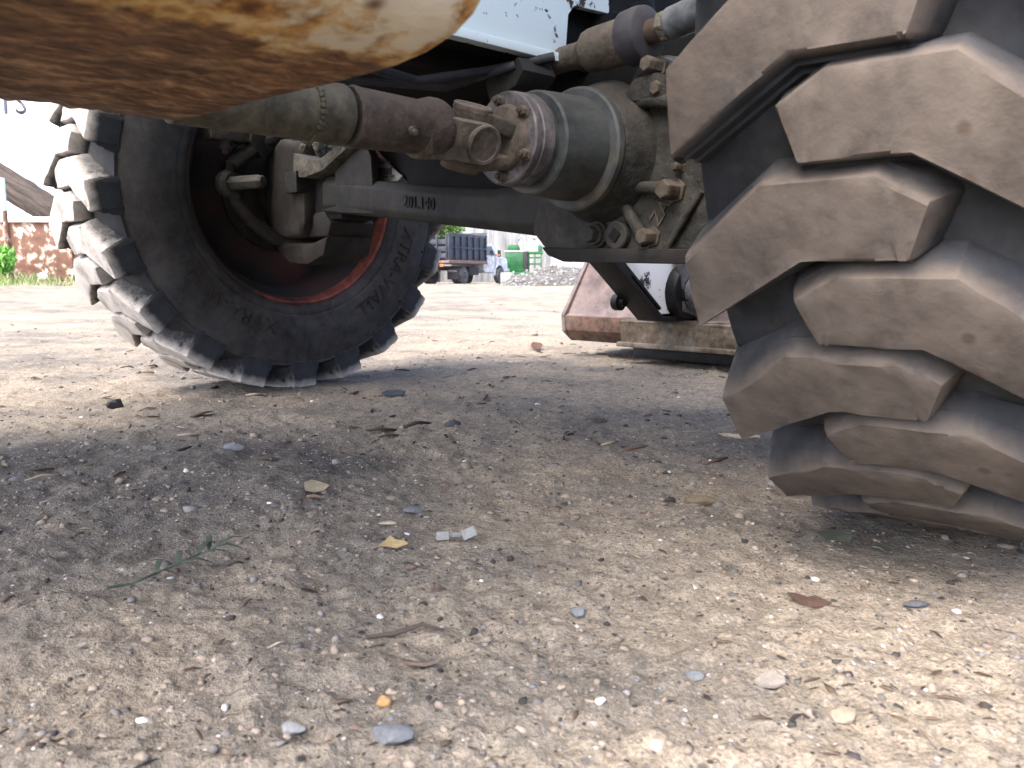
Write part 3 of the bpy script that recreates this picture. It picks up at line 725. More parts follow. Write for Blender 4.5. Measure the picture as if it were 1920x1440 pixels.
b = MB(); b.hexb((-.648, -.170, .551), (0, 0, -1), .0125, .018); b.cyl((-.648, -.170, .534), (-.648, -.170, .524), .007, n=14); b.obj('bracket_bolt', M['rustbrown'], kk, bevel=.001)
b = MB()
for k in range(60):
    a = random.uniform(0, 6.28); 
    u, v, z = random.uniform(-.655, -.50), random.uniform(-.06, .06), .55 + random.uniform(-.02, .012)
    g = bmesh.ops.create_icosphere(b.bm, subdivisions=1, radius=random.uniform(.006, .017))['verts']
    bmesh.ops.translate(b.bm, vec=(u, v, z - abs(u + .585) * .18), verts=g)
b.obj('mud_clods', M['mud'], kk, jit=.0018)['kind'] = 'stuff'

# ---- steering cylinder
SV, SZ = -.115, .5490
b = MB()
b.lathe((.262, SV, SZ), (1, 0, .03), [(0, .0), (0, .0165), (.075, .0165), (.082, .020), (.090, .0260), (.096, .0275), (.158, .0280), (.160, .024)], 36)
cy = b.obj('steering_cylinder', M['yoke'], loader, jit=.0003)
b = MB(); b.lathe((.416, SV, SZ + .005), (1, 0, .03), [(0, .0280), (.002, .0335), (.020, .0345), (.030, .0330), (.033, .028), (.034, .015)], 36); b.obj('gland_collar', M['rubberblack'], cy, ang=40)
b = MB(); b.lathe((.444, SV, SZ + .006), (1, 0, .05), [(0, .0155), (.004, .0150), (.045, .0148)], 28); b.obj('piston_rod', M['copper'], cy)
b = MB(); b.lathe((.468, SV - .001, SZ + .008), (1, -.02, .10), [(0, .013), (.001, .0185), (.013, .0185), (.014, .014)], 6, .25); b.obj('lock_nut', M['mud'], cy, bevel=.0012)
b = MB(); b.lathe((.480, SV - .001, SZ + .009), (1, -.02, .12), [(0, .017), (.003, .0190), (.13, .0200), (.14, .016)], 32); b.obj('tie_rod_end', M['bluegrey'], cy)

# ---- hoses and small fittings
for pts, r_ in (([(.30, -.60, .525), (.27, -.45, .505), (.25, -.32, .500), (.27, -.22, .525), (.32, -.15, .545)], .009),
                ([(.10, -.62, .535), (.14, -.40, .512), (.22, -.25, .508), (.30, -.20, .530)], .008),
                ([(-.62, -.02, .585), (-.52, -.05, .600), (-.40, -.03, .575), (-.28, -.02, .555), (-.12, -.03, .550), (.05, -.04, .552)], .009)):
    q = MB(); q.tube([Vector(pts[0]).lerp(Vector(pts[0]), 0)] + [Vector(a).lerp(Vector(c_), t) for a, c_ in zip(pts, pts[1:]) for t in (.33, .66, 1)], r_ * .7, 16); q.obj('hydraulic_hose', M['rubberblack'], loader)
for (p_, d_) in (((AX + .030, -.43, AZ - .012), (1, -.1, -.4)), ((JC.x + .004, JC.y, JC.z), (.3, -.9, -.3))):
    q = MB(); d_ = Vector(d_).normalized(); q.lathe(Vector(p_) + d_ * .004, d_, [(0, .0045), (.004, .0045), (.0045, .003), (.010, .003), (.011, .0)], 10); q.obj('grease_nipple', M['bolt'], loader)
q = MB()
for k in range(36):
    a_ = 2 * math.pi * k / 36 + random.uniform(-.04, .04)
    g_ = bmesh.ops.create_icosphere(q.bm, subdivisions=1, radius=.0030 + random.uniform(0, .0012))['verts']
    bmesh.ops.translate(q.bm, vec=(AX + .0292 * math.cos(a_), -.530 + random.gauss(0, .0006), AZ - .002 + .0292 * math.sin(a_)), verts=g_)
q.obj('weld_bead', M['shaft'], sh)
# ---- frame
def upl(pts, u0, u1, name, mat, bevel=.002, **k):
    q = MB(); q.prism(pts, 'u', u0, u1); o = q.obj(name, mat, loader, bevel=bevel, **k); return o
fr = upl([(-2.4, .542), (-.108, .546), (-.102, .612), (-.090, .626), (.022, .632), (.085, .634), (.090, .90), (-2.4, .90)], .288, .300, 'frame_side_plate', M['white'])
b = MB(); b.prism([(-2.4, .541), (-.106, .5445), (-.106, .5565), (-2.4, .5535)], 'u', .3005, .310); b.obj('frame_edge_bar', M['white'], fr, bevel=.002)
upl([(-2.4, .60), (.30, .60), (.30, .90), (-2.4, .90)], -.300, -.288, 'frame_side_plate', M['white'])
b = MB(); b.box((0, -.95, .66), (.55, 2.1, .22)); b.box((.02, -.55, .575), (.44, .9, .10)); b.box((.1, .14, .60), (.40, .34, .26)); b.obj('underframe', M['darkframe'], loader, bevel=.01)
b = MB(); b.prism([(-.345, .60), (-.338, .530), (-.203, .4365), (-.14, .398), (.52, .375), (.52, .60)], 'v', -.012, .075); b.obj('axle_cradle', M['darkframe'], loader, bevel=.005)
b = MB(); b.prism([(.25, .490), (.30, .505), (.315, .522), (.305, .540), (.24, .52)], 'v', -.20, -.14); b.obj('hose_clamp', M['beam'], loader, bevel=.002)
# body above the frame: deck, hood, cab block, fenders (they shade the ground)
b = MB(); b.box((0, -1.15, .99), (1.10, 2.7, .14)); b.obj('chassis_deck', M['white'], loader, bevel=.01)
b = MB(); b.box((0, -1.75, 1.36), (1.00, 1.45, .60)); b.obj('engine_hood', M['white'], loader, bevel=.05, seg=4)
b = MB()
for x_ in (-.46, .46):
    for y_ in (-.95, .10): b.box((x_, y_, 1.72), (.08, .08, 1.32))
b.box((0, -.42, 2.41), (1.04, 1.25, .08)); b.box((0, -.42, 1.25), (.96, 1.05, .38)); b.obj('cab_frame', M['white'], loader, bevel=.012)
b = MB(); b.box((0, .10, 1.72), (.84, .01, .9)); b.obj('cab_glass', noisy('cab_glass_dark', (.02, .025, .03), (.03, .035, .04), None, 3, .1, .02), loader)

# ---- loader arms and bucket
def arm(u0, u1):
    q = MB(); q.prism([(.28, .98), (.42, 1.06), (.66, .53), (.80, .365), (1.15, .34), (1.15, .215), (1.07, .158), (.935, .158), (.52, .47)], 'u', u0, u1)
    a = q.obj('loader_arm', M['whitearm'], loader, bevel=.004)
    q = MB()
    q.prism([(.50, .475), (.925, .150), (.940, .138), (1.10, .138), (1.10, .150), (.945, .152), (.800, .262), (.800, .268), (.93, .170), (.935, .1765), (.53, .49)], 'u', u0 - .012, u1 + .012)
    q.obj('arm_bottom_flange', M['blackgrease'], a, bevel=.002)
    q = MB(); q.lathe((u0 - .03, 1.045, .218), (1, 0, 0), [(0, .0), (0, .075), (.02, .082), (u1 - u0 + .04, .082), (u1 - u0 + .06, .074), (u1 - u0 + .061, .050), (u1 - u0 + .085, .048), (u1 - u0 + .088, .034), (u1 - u0 + .096, .030), (u1 - u0 + .098, 0)], 40)
    q.obj('pivot_boss', M['blackgrease'], a, jit=.0006)
    q = MB(); q.lathe((u1 + .044, 1.045, .218), (1, 0, 0), [(0, .050), (.022, .049), (.026, .044), (.026, .024), (.038, .022), (.040, .0)], 28); q.obj('pivot_pin', M['greypin'], a, bevel=.002, jit=.0006)
    q = MB(); q.prism([(.985, .33), (1.005, .165), (1.10, .14), (1.24, .165), (1.16, .46), (1.06, .52)], 'u', u1 + .018, u1 + .040); q.obj('coupler_ear', M['greypin'], a, bevel=.003)
    q = MB(); q.lathe((u0 - .03, .862, .192), (1, 0, 0), [(0, .0), (0, .024), (.02, .024), (.02, .013), (.035, .012), (.035, 0)], 14); q.obj('grease_fitting', M['blackgrease'], a)
    return a
arm(-.40, -.335); arm(.36, .425)
b = MB()
shell = [(1.148, .050), (1.112, .085), (1.105, .134), (1.118, .140), (1.235, .335), (1.33, .60), (1.345, .60), (1.255, .335), (1.14, .148), (1.13, .13), (1.135, .09), (1.165, .066), (1.80, .035), (1.83, .020), (1.80, .015)]
b.prism(shell, 'u', -.86, .86)
bk = b.obj('bucket', M['bucket'], loader, bevel=.004)
b = MB(); b.prism([(1.1445, .046), (1.1085, .084), (1.1015, .133), (1.106, .1345), (1.113, .087), (1.150, .051)], 'u', -.865, .865); b.obj('bucket_wear_plate', M['bucketlow'], bk, bevel=.002)
for u0, u1 in ((-.876, -.8605), (.8605, .876)):
    b = MB(); b.prism([(1.150, .045), (1.105, .080), (1.100, .136), (1.235, .345), (1.34, .61), (1.42, .58), (1.80, .10), (1.83, .018)], 'u', u0, u1); b.obj('bucket_side', M['bucket'], bk, bevel=.003)
b = MB(); b.prism([(1.035, .058), (1.030, .128), (1.040, .137), (1.10, .136), (1.10, .075), (1.09, .055)], 'u', -.555, -.12); cb = b.obj('coupler_beam', M['beige'], bk, bevel=.004, sub=2, jit=.0010)
b = MB(); b.prism([(1.020, .050), (1.020, .064), (1.09, .066), (1.09, .050)], 'u', -.56, -.12); b.obj('coupler_lip', M['beige'], bk, bevel=.003)
b = MB(); b.prism([(1.09, .012), (1.09, .049), (1.14, .049), (1.16, .012)], 'u', -.55, .5); b.obj('bucket_skid', M['blackgrease'], bk, bevel=.004)
#__PART3__
# ------------------------------------------------------------------ background of the yard
M['concrete'] = noisy('stained_white_concrete', (.42, .45, .45), (.66, .68, .67), (.80, .81, .80), .35, .9, .3, 6, .01, 0, None, spec=.2, stretch=(2.2, 2.2, .25))
M['plainwhite'] = noisy('white_building_wall', (.78, .79, .80), (.84, .84, .84), None, .4, .8, .1, 5, .005)
M['navy'] = noisy('navy_paint', (.018, .026, .055), (.035, .048, .085), (.075, .085, .115), 2.4, .45, .15, 20, .004, 0, .15, (.25, .25, .25), .5)
M['navyboard'] = noisy('navy_board', (.045, .058, .095), (.085, .098, .135), (.14, .15, .18), 2.0, .5, .15, 18, .004, 0, .1, (.3, .3, .3), .4)
M['cabwhite'] = noisy('white_cab_paint', (.76, .78, .80), (.82, .83, .84), None, 1.5, .3, .03, 20, .002, spec=.5)
M['flare'] = noisy('blue_grey_flare', (.30, .38, .48), (.38, .46, .55), None, 2, .4, .05, 20, .002)
M['glass'] = noisy('truck_glass', (.03, .04, .05), (.05, .06, .07), None, 2, .08, .02, 20, .001, spec=.6)
M['blackpl'] = noisy('black_plastic', (.012, .012, .014), (.03, .03, .033), None, 6, .6, .2, 40, .002)
M['truckrub'] = noisy('road_tyre', (.03, .03, .032), (.09, .088, .085), None, 5, .85, .2, 40, .003)
M['silver'] = noisy('dusty_steel_wheel', (.30, .33, .33), (.45, .48, .48), None, 6, .5, .2, 40, .002, .2)
M['bedwood'] = noisy('weathered_bed_rail', (.24, .15, .12), (.36, .25, .21), None, 4, .7, .2, 30, .003)
M['green'] = noisy('bright_green_paint', (.010, .16, .035), (.018, .26, .060), None, 2.5, .4, .1, 20, .003, 0, .12, (.3, .34, .28), .5)
M['orange'] = noisy('orange_lens_and_reflection', (.55, .11, .03), (.65, .16, .04), None, 9, .3, .02)
M['skip'] = None
def skip_mat():
    n = NT('rust_with_mint_paint'); v = n.map(); a = n.noise(v, 1.9, 7, .62); b_ = n.noise(v, 4.2, 6, .6); f = n.noise(v, 22, 4)
    c = n.ramp(b_, [(.3, (.10, .050, .032)), (.5, (.155, .085, .056)), (.7, (.22, .14, .10))])
    c = n.mix(n.step(b_, .53, .60), c, (.50, .40, .31))
    c = n.mix(n.step(a, .60, .63), c, (.55, .68, .58))
    n.bump(f, .3, .01); return n.fin(c, .85)
M['skip'] = skip_mat()
M['cream'] = noisy('faded_cream_paint', (.62, .56, .48), (.74, .70, .64), None, 1.2, .8, .2, 16, .004)
M['mint'] = noisy('mint_paint', (.42, .58, .50), (.52, .66, .57), None, 4, .6, .2, 20, .003)
def bark_mat():
    n = NT('furrowed_bark'); v = n.map((1, 1, .10)); a = n.noise(v, 9, 7, .65, .6); f = n.noise(n.map(), 14, 5)
    c = n.ramp(a, [(.3, (.016, .012, .010)), (.5, (.050, .040, .033)), (.7, (.10, .082, .068))])
    n.bump(n.math('ADD', a, n.math('MULTIPLY', f, .3)), 1.0, .05); return n.fin(c, .95)
M['bark'] = bark_mat()
M['letter'] = noisy('slate_letter_paint', (.035, .045, .065), (.06, .07, .095), None, 5, .6, .1)
M['leaf'] = attr_mat('leaf_green', .6, 60, .1, .3)
M['pile'] = noisy('crushed_stone', (.27, .27, .25), (.40, .39, .36), (.52, .50, .46), 1.1, .95, 1.0, 9, .08, spec=.1)
M['siding'] = noisy('grey_siding', (.48, .47, .45), (.58, .57, .55), None, 1.2, .8, .1, 12, .003)
M['pane'] = noisy('window_pane_grey', (.16, .16, .155), (.22, .22, .21), None, 3, .15, .02)

def bx(name, c, d, mat, parent=None, bevel=.01, rot=None):
    q = MB(); q.box(c, d, rot); return q.obj(name, mat, parent, bevel=bevel)

# stake-bed truck
tr = empty('stake_bed_truck', (-3.25, 40.47, 0), R(-28))
tag(tr, 'white cab truck with navy stake bed parked across the yard', 'truck')
def road_wheel(x, y, out):
    w = empty('wheel', (x, y, .40), 0, tr)
    q = MB(); q.lathe((-.125, 0, 0), (1, 0, 0), [(0, .24), (0, .36), (.03, .40), (.22, .40), (.25, .36), (.25, .24)], 36); q.obj('tyre', M['truckrub'], w)
    q = MB(); q.lathe((.125 * out, 0, 0), (-out, 0, 0), [(.0, .245), (.02, .23), (.09, .20), (.06, .12), (.03, .09), (.02, .0)], 28); q.obj('rim', M['silver'], w)
for sx in (1, -1):
    road_wheel(.98 * sx, 0, sx); road_wheel(.70 * sx, 0, sx); road_wheel(.95 * sx, 3.72, sx)
for sx in (.40, -.40): bx('chassis_rail', (sx, 1.4, .74), (.10, 6.0, .20), M['blackpl'], tr)
bx('fuel_tank', (.62, 1.35, .62), (.45, .95, .40), M['blackpl'], tr, .05)
bx('bed_floor', (0, .275, 1.03), (2.34, 3.60, .12), M['bedwood'], tr)
bx('bed_rail', (1.185, .275, 1.035), (.03, 3.62, .15), M['bedwood'], tr, .005)
for sx in (1, -1):
    for k in range(7): bx('stake_post', (1.14 * sx, -1.46 + k * .578, 1.71), (.09, .07, 1.24), M['navy'], tr, .008)
    for k in range(6):
        for z_ in (1.40, 1.97): bx('side_board', (1.105 * sx, -1.171 + k * .578, z_), (.03, .50, .53), M['navyboard'], tr, .008)
    bx('side_rail', (1.16 * sx, .275, 1.69), (.05, 3.5, .06), M['navy'], tr, .006); bx('side_rail', (1.15 * sx, .275, 2.30), (.08, 3.6, .08), M['navyboard'], tr, .006)
bx('headboard', (0, 2.03, 1.78), (2.34, .06, 1.45), M['navy'], tr)
for k in range(5): bx('gate_post', (-1.05 + k * .525, -1.50, 1.70), (.08, .07, 1.22), M['navy'], tr, .008)
for k in range(4):
    for z_ in (1.30, 1.62, 1.94): bx('gate_board', (-.79 + k * .525, -1.48, z_), (.44, .03, .22), M['navyboard'], tr, .006)
cabp = [(2.12, .70), (2.12, 1.90), (2.20, 1.98), (2.95, 1.99), (3.08, 1.93), (3.48, 1.46), (3.62, 1.40), (4.50, 1.30), (4.62, 1.20), (4.66, .62), (4.20, .60), (4.17, .78), (4.02, .92), (3.72, .97), (3.42, .92), (3.27, .78), (3.22, .55), (2.3, .55)]
q = MB(); q.prism(cabp, 'u', -.95, .95); cb_ = q.obj('cab_body', M['cabwhite'], tr, bevel=.04, seg=3)
for sx in (.955, -.955):
    q = MB(); q.prism([(2.30, 1.42), (2.32, 1.85), (2.90, 1.87), (3.30, 1.42)], 'u', sx - .006, sx + .006); q.obj('side_window', M['glass'], cb_)
    q = MB(); q.tube([(sx, 3.72 + .50 * math.cos(a_), .46 + .50 * math.sin(a_)) for a_ in np.linspace(-.1, 3.24, 14)], .05, 8); q.obj('wheel_flare', M['flare'], cb_)
    q = MB(); q.box((sx * 1.24, 3.30, 1.52), (.16, .10, .34)); q.box((sx * 1.10, 3.32, 1.45), (.22, .04, .04)); mr = q.obj('side_mirror', M['blackpl'], cb_, bevel=.02)
    bx('mirror_reflection', (sx * 1.25, 3.235, 1.43), (.12, .02, .10), M['orange'], mr, .005)  # orange reflection on the mirror face, put in as a coloured patch
    bx('door_handle', (sx * 1.008, 2.45, 1.25), (.03, .14, .04), M['blackpl'], cb_, .005)
    bx('door_seam', (sx * 1.0006, 3.28, 1.05), (.004, .02, .85), M['blackpl'], cb_, .0)
    bx('head_lamp', (sx * .80, 4.66, 1.05), (.22, .03, .16), M['silver'], cb_, .01)
    fp = bx('mud_flap', (sx * .88, -.62, .48), (.62, .012, .56), M['blackpl'], tr, .003)
    x0 = sx * .88 - .24
    raised_text('PITTSON', .125, lambda x, y, h, x0=x0: (x0 + x * .92, -.628 - h, .56 + y), .004, 'flap_lettering', M['cabwhite'], fp)
    bx('tail_lamp', (sx * .85, -1.54, .86), (.18, .03, .12), M['orange'], tr, .005)
q = MB(); q.poly([(-.85, 3.04, 1.90), (.85, 3.04, 1.90), (.88, 3.50, 1.49), (-.88, 3.50, 1.49)]); q.poly([(-.85, 3.03, 1.89), (-.88, 3.49, 1.48), (.88, 3.49, 1.48), (.85, 3.03, 1.89)])
g_ = q.obj('windshield', M['glass'], cb_); g_.location = (0, .03, .03)
bx('front_bumper', (0, 4.75, .66), (1.95, .14, .24), M['silver'], tr, .03)
bx('hitch', (0, -1.55, .66), (1.3, .16, .16), M['blackpl'], tr, .02)
q = MB(); q.tube([(-.35, -1.6, .62), (-.2, -1.62, .42), (.2, -1.62, .40), (.4, -1.6, .60)], .025, 8); q.obj('safety_chain', M['bolt'], tr)

# green engine unit behind the stone pile
ge = empty('green_power_unit', (.55, 47, 0), R(-6)); tag(ge, 'bright green engine unit with exhaust stack behind the stone pile', 'machine')
bx('engine_enclosure', (-.35, 0, 1.18), (1.02, 1.6, 1.05), M['green'], ge, .03)
for k in range(7): bx('louvre', (-.74 + k * .125, -.812, 1.2), (.045, .03, .72), M['green'], ge, .006)
bx('enclosure_top', (-.35, 0, 1.745), (1.10, 1.68, .07), M['cabwhite'], ge, .01)
bx('air_cleaner', (-.45, 0, 1.95), (.62, .9, .34), M['green'], ge, .04)
bx('dark_panel', (.28, -.1, 1.25), (.22, 1.5, .95), M['blackpl'], ge, .02)
q = MB(); q.cyl((-.02, -.1, 1.75), (-.02, -.1, 2.30), .14); q.obj('muffler', M['cabwhite'], ge, bevel=.02)
q = MB(); q.tube([(-.02, -.1, 2.28), (-.02, -.1, 2.42), (.04, -.1, 2.50), (.16, -.1, 2.50), (.20, -.1, 2.40), (.20, -.1, 1.8)], .055, 12); q.obj('exhaust_stack', M['silver'], ge)
q = MB(); q.box((-.08, -.1, 2.56), (.26, .22, .02), Matrix.Rotation(R(-35), 3, 'Y')); q.obj('rain_cap', M['mint'], ge)
bx('radiator_frame', (.72, 0, 1.68), (.90, 1.0, .16), M['green'], ge, .02)
q = MB(); q.lathe((.72, -.1, 1.75), (0, 0, 1), [(0, .33), (.45, .33), (.55, .24), (.58, .0)], 24); q.obj('header_tank', M['cabwhite'], ge)
q = MB(); q.cyl((.72, -.1, 2.3), (.72, -.1, 2.42), .035, n=10); q.box((.72, -.1, 2.44), (.36, .12, .03)); q.obj('filler_handle', M['blackpl'], ge)
bx('control_box', (1.02, -.1, 1.85), (.26, .5, .42), M['green'], ge, .02)
for x_ in (.42, .78, 1.12):
    bx('support_leg', (x_, -.45, 1.1), (.07, .07, 1.2), M['green'], ge, .01)
for z_ in (1.05, 1.4): bx('cross_bar', (.78, -.45, z_), (.74, .05, .09), M['green'], ge, .01)
q = MB(); q.tube([(-.9, -.7, .55), (-.72, -.75, .85), (-.45, -.75, .95), (-.38, -.75, .60)], .05, 10); q.obj('outlet_pipe', M['mint'], ge)
bx('skid_base', (.1, 0, .32), (2.3, 1.5, .64), M['green'], ge, .03)

# concrete wall of the far building: separate cast panels
fb = empty('concrete_building', (0, 62, 0)); tag(fb, 'pale stained concrete building closing the far side of the yard', 'building')
for k in range(6):
    x0 = -8 + k * 2.18
    bx('wall_panel', (x0 + 1.085, .15, 4.2), (2.165, .3, 8.4), M['concrete'] if k < 5 else M['plainwhite'], fb, .02)
bx('corner_pipe', (4.28, -.06, 4.2), (.10, .10, 8.4), M['silver'], fb, .02)
bx('side_wall', (5.0, 4.2, 4.2), (.25, 8, 8.4), M['concrete'], fb, .02)
bx('roof_slab', (-1.5, 4, 8.5), (13.6, 8.8, .22), M['silver'], fb, .02)

# stone pile
def stone_pile():
    nx, ny = 90, 60; X = np.linspace(-1.2, 9.5, nx); Y = np.linspace(28.4, 39, ny); XX, YY = np.meshgrid(X, Y)
    prof_ = np.clip((XX + .55) / 2.2, 0, 1) ** .8 * np.clip((9.3 - XX) / 3, 0, 1); yy = np.clip((YY - 28.6) / 4.4, 0, 1) * np.clip((38.6 - YY) / 3.5, 0, 1)
    z = (prof_ * yy ** .8) * (.72 + .25 * (vnoise(XX * .8, YY * .8, 41) - .5)) + (vnoise(XX * 3, YY * 3, 42) - .5) * .16 * (prof_ * yy > .02) + (vnoise(XX * 8, YY * 8, 43) - .5) * .10 * (prof_ * yy > .05) - .03
    co = np.stack([XX, YY, z], -1).reshape(-1, 3)
    i = np.arange(ny - 1)[:, None] * nx; j = np.arange(nx - 1)[None]
    F_ = np.stack([i + j, i + j + 1, i + nx + j + 1, i + nx + j], -1).reshape(-1, 4)
    o = link('stone_pile', mesh_np('stone_pile', co, F_, M['pile'], None, True)); tag(o, 'low grey heap of crushed stone in front of the green engine unit', 'stone pile')
    bv, bf = ico(); n = 2600; x = rng.uniform(-.4, 8.5, n); y = rng.uniform(28.8, 36, n)
    fx = np.clip(((x + 1.2) / 10.7 * (nx - 1)).astype(int), 0, nx - 1); fy = np.clip(((y - 28.4) / 10.6 * (ny - 1)).astype(int), 0, ny - 1); zz = z[fy, fx]
    s_ = rng.uniform(.02, .075, (n, 1, 1)) * rng.uniform(.7, 1.3, (n, 1, 3))
    P_ = bv[None] * (1 + rng.normal(0, .18, (n, len(bv), 1))) * s_ + np.stack([x, y, zz], 1)[:, None]
    c_ = np.array([(.13, .13, .125)]) * rng.uniform(.6, 1.6, (n, 1))
    q_ = link('pile_stones', mesh_np('pile_stones', P_.reshape(-1, 3), (bf[None] + (np.arange(n) * len(bv))[:, None, None]).reshape(-1, 3), M['stones'], np.repeat(c_, len(bv), 0)), o); q_['kind'] = 'stuff'
stone_pile()
kb = bx('concrete_block', (-.18, 33.4, .24), (.55, .5, .50), M['concrete'], None, .03); tag(kb, 'small pale concrete block beside the truck front wheel', 'block')

# white building with dark letters at the left
wb = empty('white_building', (-30, 34, 0)); tag(wb, 'tall white building at the far left carrying dark letters', 'building')
bx('wall', (0, 4, 4.6), (31, 8, 9.2), M['plainwhite'], wb, .03)
bx('roof_edge', (0, 4, 9.3), (31.6, 8.5, .25), M['silver'], wb, .03)
for ch, x0 in (('T', 9.60), ('S', 10.28)):
    raised_text(ch, 1.25, lambda x, y, h, x0=x0: (x0 + x * .82, -.004 - h, 6.74 + y), .05, 'sign_letter', M['letter'], wb)

# rusted skip with the log lying in it
sk = empty('rusted_skip', (-13.2, 22, .18), R(3)); tag(sk, 'rusted steel skip with patches of mint paint behind the weeds', 'skip')
bx('front_panel', (0, 0, .80), (7.2, .06, 1.50), M['skip'], sk, .01)
bx('back_panel', (0, 2.2, .80), (7.2, .06, 1.50), M['skip'], sk, .01)
for x_ in (-3.58, 3.58): bx('end_panel', (x_, 1.1, .80), (.06, 2.14, 1.5), M['skip'], sk, .01)
bx('floor_plate', (0, 1.1, .07), (7.1, 2.14, .06), M['skip'], sk, .01)
for y_ in (-.03, 2.23): bx('top_rim', (0, y_, 1.60), (7.4, .16, .14), M['cream'], sk, .02)
for k in range(5): bx('stiffener', (-3.2 + k * 1.6, -.07, .78), (.12, .08, 1.40), M['skip'], sk, .01)
def log(name, p0, p1, r, label):
    p0, p1 = Vector(p0), Vector(p1); L_ = (p1 - p0).length
    q = MB(); secs = []
    for i in range(40):
        t = i / 39; ring = []
        for k in range(36):
            a = 2 * math.pi * k / 36
            rr = r * (1.05 - .12 * t) * (1 + .05 * math.sin(5 * a + 2 * t) + random.gauss(0, .028) + (.03 if (k + int(2 * math.sin(t * 6))) % 3 == 0 else -.02))
            ring.append((rr * math.cos(a), rr * math.sin(a), t * L_))
        secs.append(ring)
    q.loft(secs); o = q.obj(name, M['bark'])
    o.location = p0; o.rotation_euler = (p1 - p0).to_track_quat('Z', 'Y').to_euler(); tag(o, label, 'log'); return o
log('bark_log', (-17.2, 24.2, 4.75), (-11.45, 23.0, 1.32), .40, 'thick bark-covered log slanting down into the rusted skip')
po = empty('mint_post', (-12.75, 21.2, .2)); tag(po, 'pale mint steel post at the left edge beside the log', 'post')
q = MB(); q.cyl((0, 0, 0), (0, 0, 1.75), .055); q.obj('post_lower', M['skip'], po)
q = MB(); q.cyl((0, 0, 1.75), (0, 0, 2.55), .057); q.obj('post_upper', M['mint'], po)

# foliage
def leaves(name, centers, n, spread, size, cols, parent=None, up=.2):
    cs = np.array(centers)[rng.integers(0, len(centers), n)]
    d = rng.normal(0, 1, (n, 3)); d /= np.linalg.norm(d, axis=1, keepdims=True) + 1e-9
    p = cs + d * (rng.random((n, 1)) ** .45) * np.array(spread)
    a = rng.normal(0, 1, (n, 3)); a[:, 2] += up; a /= np.linalg.norm(a, axis=1, keepdims=True)
    b_ = np.cross(a, rng.normal(0, 1, (n, 3))); b_ /= np.linalg.norm(b_, axis=1, keepdims=True) + 1e-9
    s_ = size * rng.uniform(.6, 1.4, (n, 1))
    V_ = np.stack([p - a * s_, p + b_ * s_ * .38, p + a * s_, p - b_ * s_ * .38], 1).reshape(-1, 3)
    F_ = np.arange(n * 4).reshape(-1, 4)
    c_ = np.array(cols)[rng.integers(0, len(cols), n)] * rng.uniform(.7, 1.3, (n, 1))
    return link(name, mesh_np(name, V_, F_, M['leaf'], np.repeat(c_, 4, 0)), parent)
GR = [(.05, .12, .025), (.08, .17, .035), (.12, .22, .05)]
def tree(loc, h, r, label, n=5200):
    t = empty('leafy_tree', loc); tag(t, label, 'tree', 'trees beyond the yard')
    q = MB(); q.tube([(0, 0, -.1), (.1, 0, h * .3), (0, .1, h * .6), (.1, 0, h * .85)], [.22, .17, .11, .04], 10)
    for k in range(5):
        a = k * 1.3; q.tube([(0, 0, h * (.35 + .07 * k)), (r * .4 * math.cos(a), r * .4 * math.sin(a), h * (.5 + .07 * k)), (r * .75 * math.cos(a), r * .75 * math.sin(a), h * (.6 + .07 * k))], [.09, .06, .02], 7)
    q.obj('trunk', M['bark'], t)
    cc = [(random.uniform(-r, r) * .7, random.uniform(-r, r) * .7, h * random.uniform(.42, .95)) for _ in range(16)]
    leaves('crown', cc, n, (r * .38, r * .38, r * .30), .13, GR, t)
tree((-5.2, 58, 0), 4.6, 1.9, 'leafy tree showing above the navy truck bed')
bs = empty('green_bush', (5.9, 54, 0)); tag(bs, 'green bush at the right end of the concrete building', 'bush')
q = MB(); q.tube([(0, 0, -.1), (.05, 0, 1.0), (0, .05, 1.7)], [.08, .05, .02], 8); q.obj('stem', M['bark'], bs)
leaves('foliage', [(random.uniform(-.8, .8), random.uniform(-.6, .6), random.uniform(.4, 2.4)) for _ in range(14)], 3600, (.45, .45, .4), .11, GR, bs)
wd = empty('weed_bush', (-12.75, 20.6, .2)); tag(wd, 'bright green leafy weed at the foot of the rusted skip', 'weed')
q = MB(); q.tube([(0, 0, -.05), (.03, 0, .4), (.08, .02, .8)], [.02, .015, .006], 6); q.obj('stem', M['leaf'], wd)
leaves('foliage', [(random.uniform(-.45, .5), random.uniform(-.3, .3), random.uniform(.12, .72)) for _ in range(14)], 1600, (.20, .2, .18), .075, [(.10, .28, .04), (.15, .36, .06), (.2, .42, .1)], wd, 1.2)
def grass():
    n = 3000; x = rng.uniform(-15.5, -8.5, n); y = rng.uniform(18.9, 21.7, n); k = vnoise(x * 1.1, y * 1.1, 71) > .40; x, y = x[k], y[k]; n = len(x)
    z = ground_z(x, y); h = rng.uniform(.06, .30, n); a = rng.uniform(0, 6.28, n); w = rng.uniform(.006, .014, n); l = rng.uniform(.1, .6, n) * h
    ca, sa = np.cos(a), np.sin(a); b = rng.uniform(0, 6.28, n)
    V_ = np.stack([np.stack([x - ca * w, y - sa * w, z], 1), np.stack([x + ca * w, y + sa * w, z], 1), np.stack([x + np.cos(b) * l * .4, y + np.sin(b) * l * .4, z + h * .6], 1), np.stack([x + np.cos(b) * l, y + np.sin(b) * l, z + h], 1)], 1)
    F_ = np.concatenate([np.arange(n)[:, None] * 4 + [0, 1, 2], np.arange(n)[:, None] * 4 + [0, 2, 3]])
    c_ = np.array([(.12, .24, .05), (.2, .3, .09), (.32, .33, .15), (.36, .32, .2)])[rng.integers(0, 4, n)]
    tag(link('grass', mesh_np('grass', V_.reshape(-1, 3), F_, M['leaf'], np.repeat(c_, 4, 0))), 'thin weedy grass along the foot of the rusted skip', 'grass', kind='stuff')
grass()

